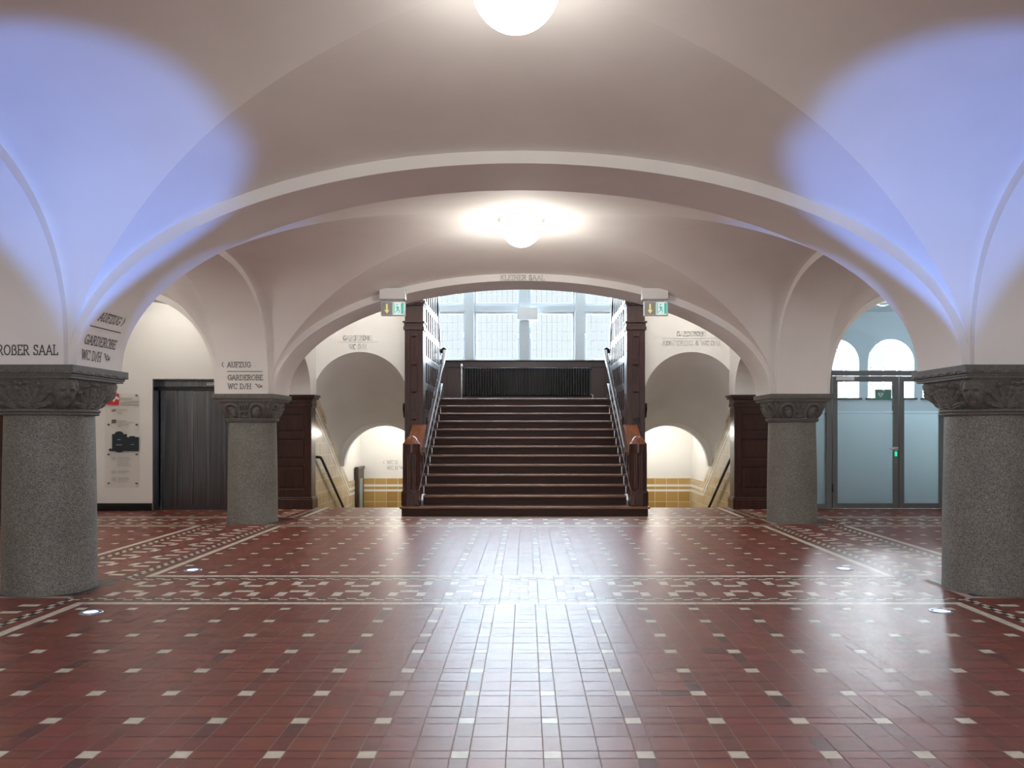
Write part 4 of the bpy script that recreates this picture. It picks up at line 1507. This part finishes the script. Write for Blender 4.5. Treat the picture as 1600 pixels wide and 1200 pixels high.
# ------------------------------------------------------------------ exit signs
def exit_sign(x, label):
    y = YC[2] - HW - 0.10
    t = thing('exit_sign', label, 'exit sign', (x, y, 0), 0, 'emergency exit signs hanging from the arch')
    b = MB(); b.box(-0.19, 0.17, -0.03, 0.12, 3.16, 3.31); b.build('mounting_box', 'white', t, 0.004)
    for dx in (-0.11, 0.11):
        MB().tube([(dx, 0.0, 3.17), (dx, 0.0, 3.125)], 0.006, 8).build('hanger_rod', 'chrome', t)
    c = MB(); c.box(-0.168, 0.168, -0.022, 0.022, 2.925, 3.128); body = c.build('sign_case', 'alu', t, 0.004)
    body.data.materials[0] = M['frame']
    MB().box(-0.155, -0.01, -0.026, -0.022, 2.94, 3.113).build('arrow_field', 'signgrey', body)
    MB().box(0.0, 0.155, -0.026, -0.022, 2.94, 3.113).build('runner_field', 'signwhite', body)
    a = MB(); yy = -0.0275
    a.prism([(-0.095, 3.09), (-0.072, 3.09), (-0.072, 3.005), (-0.050, 3.005), (-0.083, 2.955), (-0.117, 3.005), (-0.095, 3.005)], 'y', yy, -0.026)
    a.build('arrow', 'signyellow', body)
    # running figure: white on green with an open door
    g = MB()
    g.box(0.010, 0.024, yy, -0.026, 2.95, 3.105)
    g.box(0.112, 0.150, yy, -0.026, 2.95, 3.105)
    def bar(p, q, w):
        d = Vector((q[0] - p[0], q[1] - p[1])); n = Vector((-d.y, d.x)).normalized() * w / 2
        g.prism([(p[0] + n.x, p[1] + n.y), (q[0] + n.x, q[1] + n.y), (q[0] - n.x, q[1] - n.y), (p[0] - n.x, p[1] - n.y)], 'y', yy, -0.026)
    bar((0.062, 3.055), (0.070, 3.015), 0.026); bar((0.070, 3.015), (0.093, 2.995), 0.014); bar((0.093, 2.995), (0.085, 2.962), 0.012)
    bar((0.068, 3.015), (0.050, 2.985), 0.014); bar((0.050, 2.985), (0.030, 2.975), 0.012); bar((0.060, 3.055), (0.040, 3.035), 0.010); bar((0.066, 3.052), (0.092, 3.035), 0.010)
    hd = [(0.060 + 0.012 * math.cos(2 * PI * k / 14), 3.082 + 0.012 * math.sin(2 * PI * k / 14)) for k in range(14)]
    g.prism(hd, 'y', yy, -0.026)
    g.build('running_figure', 'signgreen', body)
    return t


exit_sign(-1.86, 'illuminated exit sign hanging at the left of the staircase arch')
exit_sign(1.815, 'illuminated exit sign hanging at the right of the staircase arch')

w = MB(); w.box(-0.20, 0.26, YW - 0.12, YW - 0.005, 3.78, 4.06)
tag(w.build('white_box', 'white', bevel=0.006), 'small white box mounted on the middle window mullion', 'box')


# ------------------------------------------------------------------ information board by the lift
def info_board():
    t = thing('info_board', 'tall clear acrylic information board on the white wall left of the lift', 'sign', (0, LW - 0.03, 0))
    x0, x1 = -6.93, -6.36
    a = MB(); a.box(x0, x1, -0.004, 0.002, 0.38, 1.93); a.build('acrylic_sheet', 'acrylic', t, 0.001)
    for x in (x0 + 0.06, x1 - 0.05):
        for z in (1.90, 1.42, 0.93, 0.455):
            s_ = MB()
            s_.lathe([(0.012, -0.02), (0.012, 0.02)], 0, 0, 12)
            s_.bm.faces.ensure_lookup_table()
            bmesh.ops.create_circle(s_.bm, cap_ends=True, segments=12, radius=0.012, matrix=Matrix.Translation((0, 0, -0.02)))
            bmesh.ops.transform(s_.bm, matrix=Matrix.Translation((x, 0, z)) @ Matrix.Rotation(-PI / 2, 4, 'X'), verts=s_.bm.verts)
            s_.build('spacer_bolt', 'steel', t)
    y = -0.0065
    def pl(rects, name, m):
        q = MB()
        for (a0, a1, b0, b1) in rects:
            q.box(a0, a1, y, -0.0045, b0, b1)
        return q.build(name, m, t)
    # red logo with its white zigzag
    pl([(-6.89, -6.70, 1.745, 1.93)], 'logo_square', 'red')
    z = MB()
    z.prism([(-6.89, 1.83), (-6.85, 1.80), (-6.82, 1.84), (-6.78, 1.79), (-6.74, 1.85), (-6.70, 1.82), (-6.70, 1.86), (-6.74, 1.89), (-6.78, 1.83), (-6.82, 1.88), (-6.85, 1.84), (-6.89, 1.86)], 'y', y - 0.001, y)
    z.build('logo_zigzag', 'white', t)
    lines = []
    for k, (z0, w_) in enumerate(((1.835, 0.20), (1.79, 0.30), (1.75, 0.30))):
        lines.append((-6.675, -6.675 + w_, z0, z0 + 0.024))
    for z0, ws in ((1.655, (0.16, 0.07, 0.07, 0.10)), (1.475, (0.15, 0.26, 0.22, 0.18, 0.06)), (0.868, (0.19, 0.23, 0.19, 0.19, 0.18, 0.19, 0.23)), (0.645, (0.19, 0.12)), (0.53, (0.19, 0.19, 0.16))):
        for k, w_ in enumerate(ws):
            zz = z0 - k * 0.022
            lines.append((-6.72, -6.72 + w_, zz, zz + (0.013 if k == 0 else 0.008)))
    pl(lines, 'text_line', 'print')
    m = MB()
    for txt, z0 in (('OG', 1.635), ('U1', 0.845), ('U2', 0.62), ('U3', 0.505)):
        lettering(flat(y), fit(txt, -6.815, -6.75, z0, 0.042), 0.007, m)
    m.build('floor_label', 'print', t, recalc=False)
    m = lettering(flat(y), fit('EG', -6.815, -6.745, 1.45, 0.046), 0.012)
    m.build('floor_label', 'letter', t, recalc=False)
    # dark floor plan silhouette
    p = MB()
    p.box(-6.81, -6.565, y, -0.0045, 0.985, 1.265); p.box(-6.565, -6.37, y, -0.0045, 0.985, 1.215)
    p.box(-6.862, -6.81, y, -0.0045, 0.985, 1.025)
    p.box(-6.525, -6.435, y, -0.0045, 1.215, 1.232)
    cc = arch_pts(-6.695, 0.072, 1.265, 0.045, 2.0, 20); p.prism(cc, 'y', y, -0.0045)
    p.prism([(-6.77, 0.985), (-6.73, 0.968), (-6.69, 0.962), (-6.65, 0.968), (-6.62, 0.985)], 'y', y, -0.0045)
    plan = p.build('floor_plan', 'navy', t)
    q = MB()
    for (a0, a1, b0) in ((-6.72, -6.67, 1.17), (-6.745, -6.645, 1.083), (-6.50, -6.45, 1.09)):
        q.box(a0, a1, y - 0.001, y, b0, b0 + 0.008)
    q.build('plan_caption', 'print', plan)


info_board()


# ------------------------------------------------------------------ rescue sign behind the glass door
def aed_sign():
    y = GY + 0.0090
    t = thing('defibrillator_sign', 'small green sign with a white heart, fixed on the glass door', 'sign', (6.045, y, 1.93))
    MB().box(-0.135, 0.135, 0, 0.006, -0.078, 0.085).build('sign_plate', 'aedgreen', t)
    h = MB()
    pts = []
    for k in range(40):
        a = 2 * PI * k / 40
        pts.append((-0.045 + 0.0029 * 16 * math.sin(a) ** 3, 0.0 + 0.0029 * (13 * math.cos(a) - 5 * math.cos(2 * a) - 2 * math.cos(3 * a) - math.cos(4 * a))))
    h.prism(pts, 'y', -0.0012, 0)
    heart = h.build('heart', 'white', t)
    c = MB()
    c.prism([(0.003, 0.055), (0.011, 0.055), (0.011, 0.047), (0.019, 0.047), (0.019, 0.055), (0.027, 0.055), (0.027, 0.063), (0.019, 0.063), (0.019, 0.071), (0.011, 0.071), (0.011, 0.063), (0.003, 0.063)], 'y', -0.0012, 0)
    c.build('cross', 'white', t)
    z = MB(); z.prism([(-0.042, 0.033), (-0.062, -0.005), (-0.046, -0.002), (-0.052, -0.034), (-0.030, 0.008), (-0.046, 0.005)], 'y', -0.002, -0.0012); z.build('lightning_bolt', 'aedgreen', heart)


aed_sign()


# ------------------------------------------------------------------ handrails of the stairs leading down
def lower_rail(s, label):
    t = thing('stair_handrail', label, 'handrail', (0, 0, 0), 0, 'dark handrails of the stairs down')
    x = s * 3.60
    pts = [(x + s * 0.07, 13.80, 0.86), (x, 13.80, 0.86), (x, 13.92, 0.85), (x, 14.02, 0.80)] + [(x, 14.02 + 0.2 * k, 0.80 - ST * 0.2 * k) for k in range(1, 12)]
    r = MB().tube(pts, 0.024, 12).build('rail', 'darkmetal', t)
    for y in (14.35, 15.6):
        z = 0.80 - ST * (y - 14.02)
        MB().tube([(x, y, z - 0.02), (x, y, z - 0.05), (x + s * 0.07, y, z - 0.05)], 0.008, 8).build('rail_bracket', 'chrome', t)


lower_rail(-1, 'dark handrail on the tiled wall of the left stairs down')
lower_rail(1, 'dark handrail on the tiled wall of the right stairs down')

# brown glazed door standing open at the foot of the left stairs
d = thing('lobby_door', 'dark brown door with narrow glass at the foot of the left stairs', 'door', (-3.66, 17.05, -1.7))
b = MB()
b.box(0.0, 0.05, 0, 0.62, 0, 2.18)
b.build('door_leaf', 'wood', d, 0.006)
b = MB(); b.box(0.05, 0.056, 0.16, 0.46, 1.0, 1.98); b.build('door_glass', 'lampoff', d)
b = MB(); b.box(-0.005, 0.07, -0.06, 0.0, 0, 2.24); b.box(-0.005, 0.07, 0, 0.63, 2.18, 2.24); b.build('door_frame', 'wood', d, 0.006)
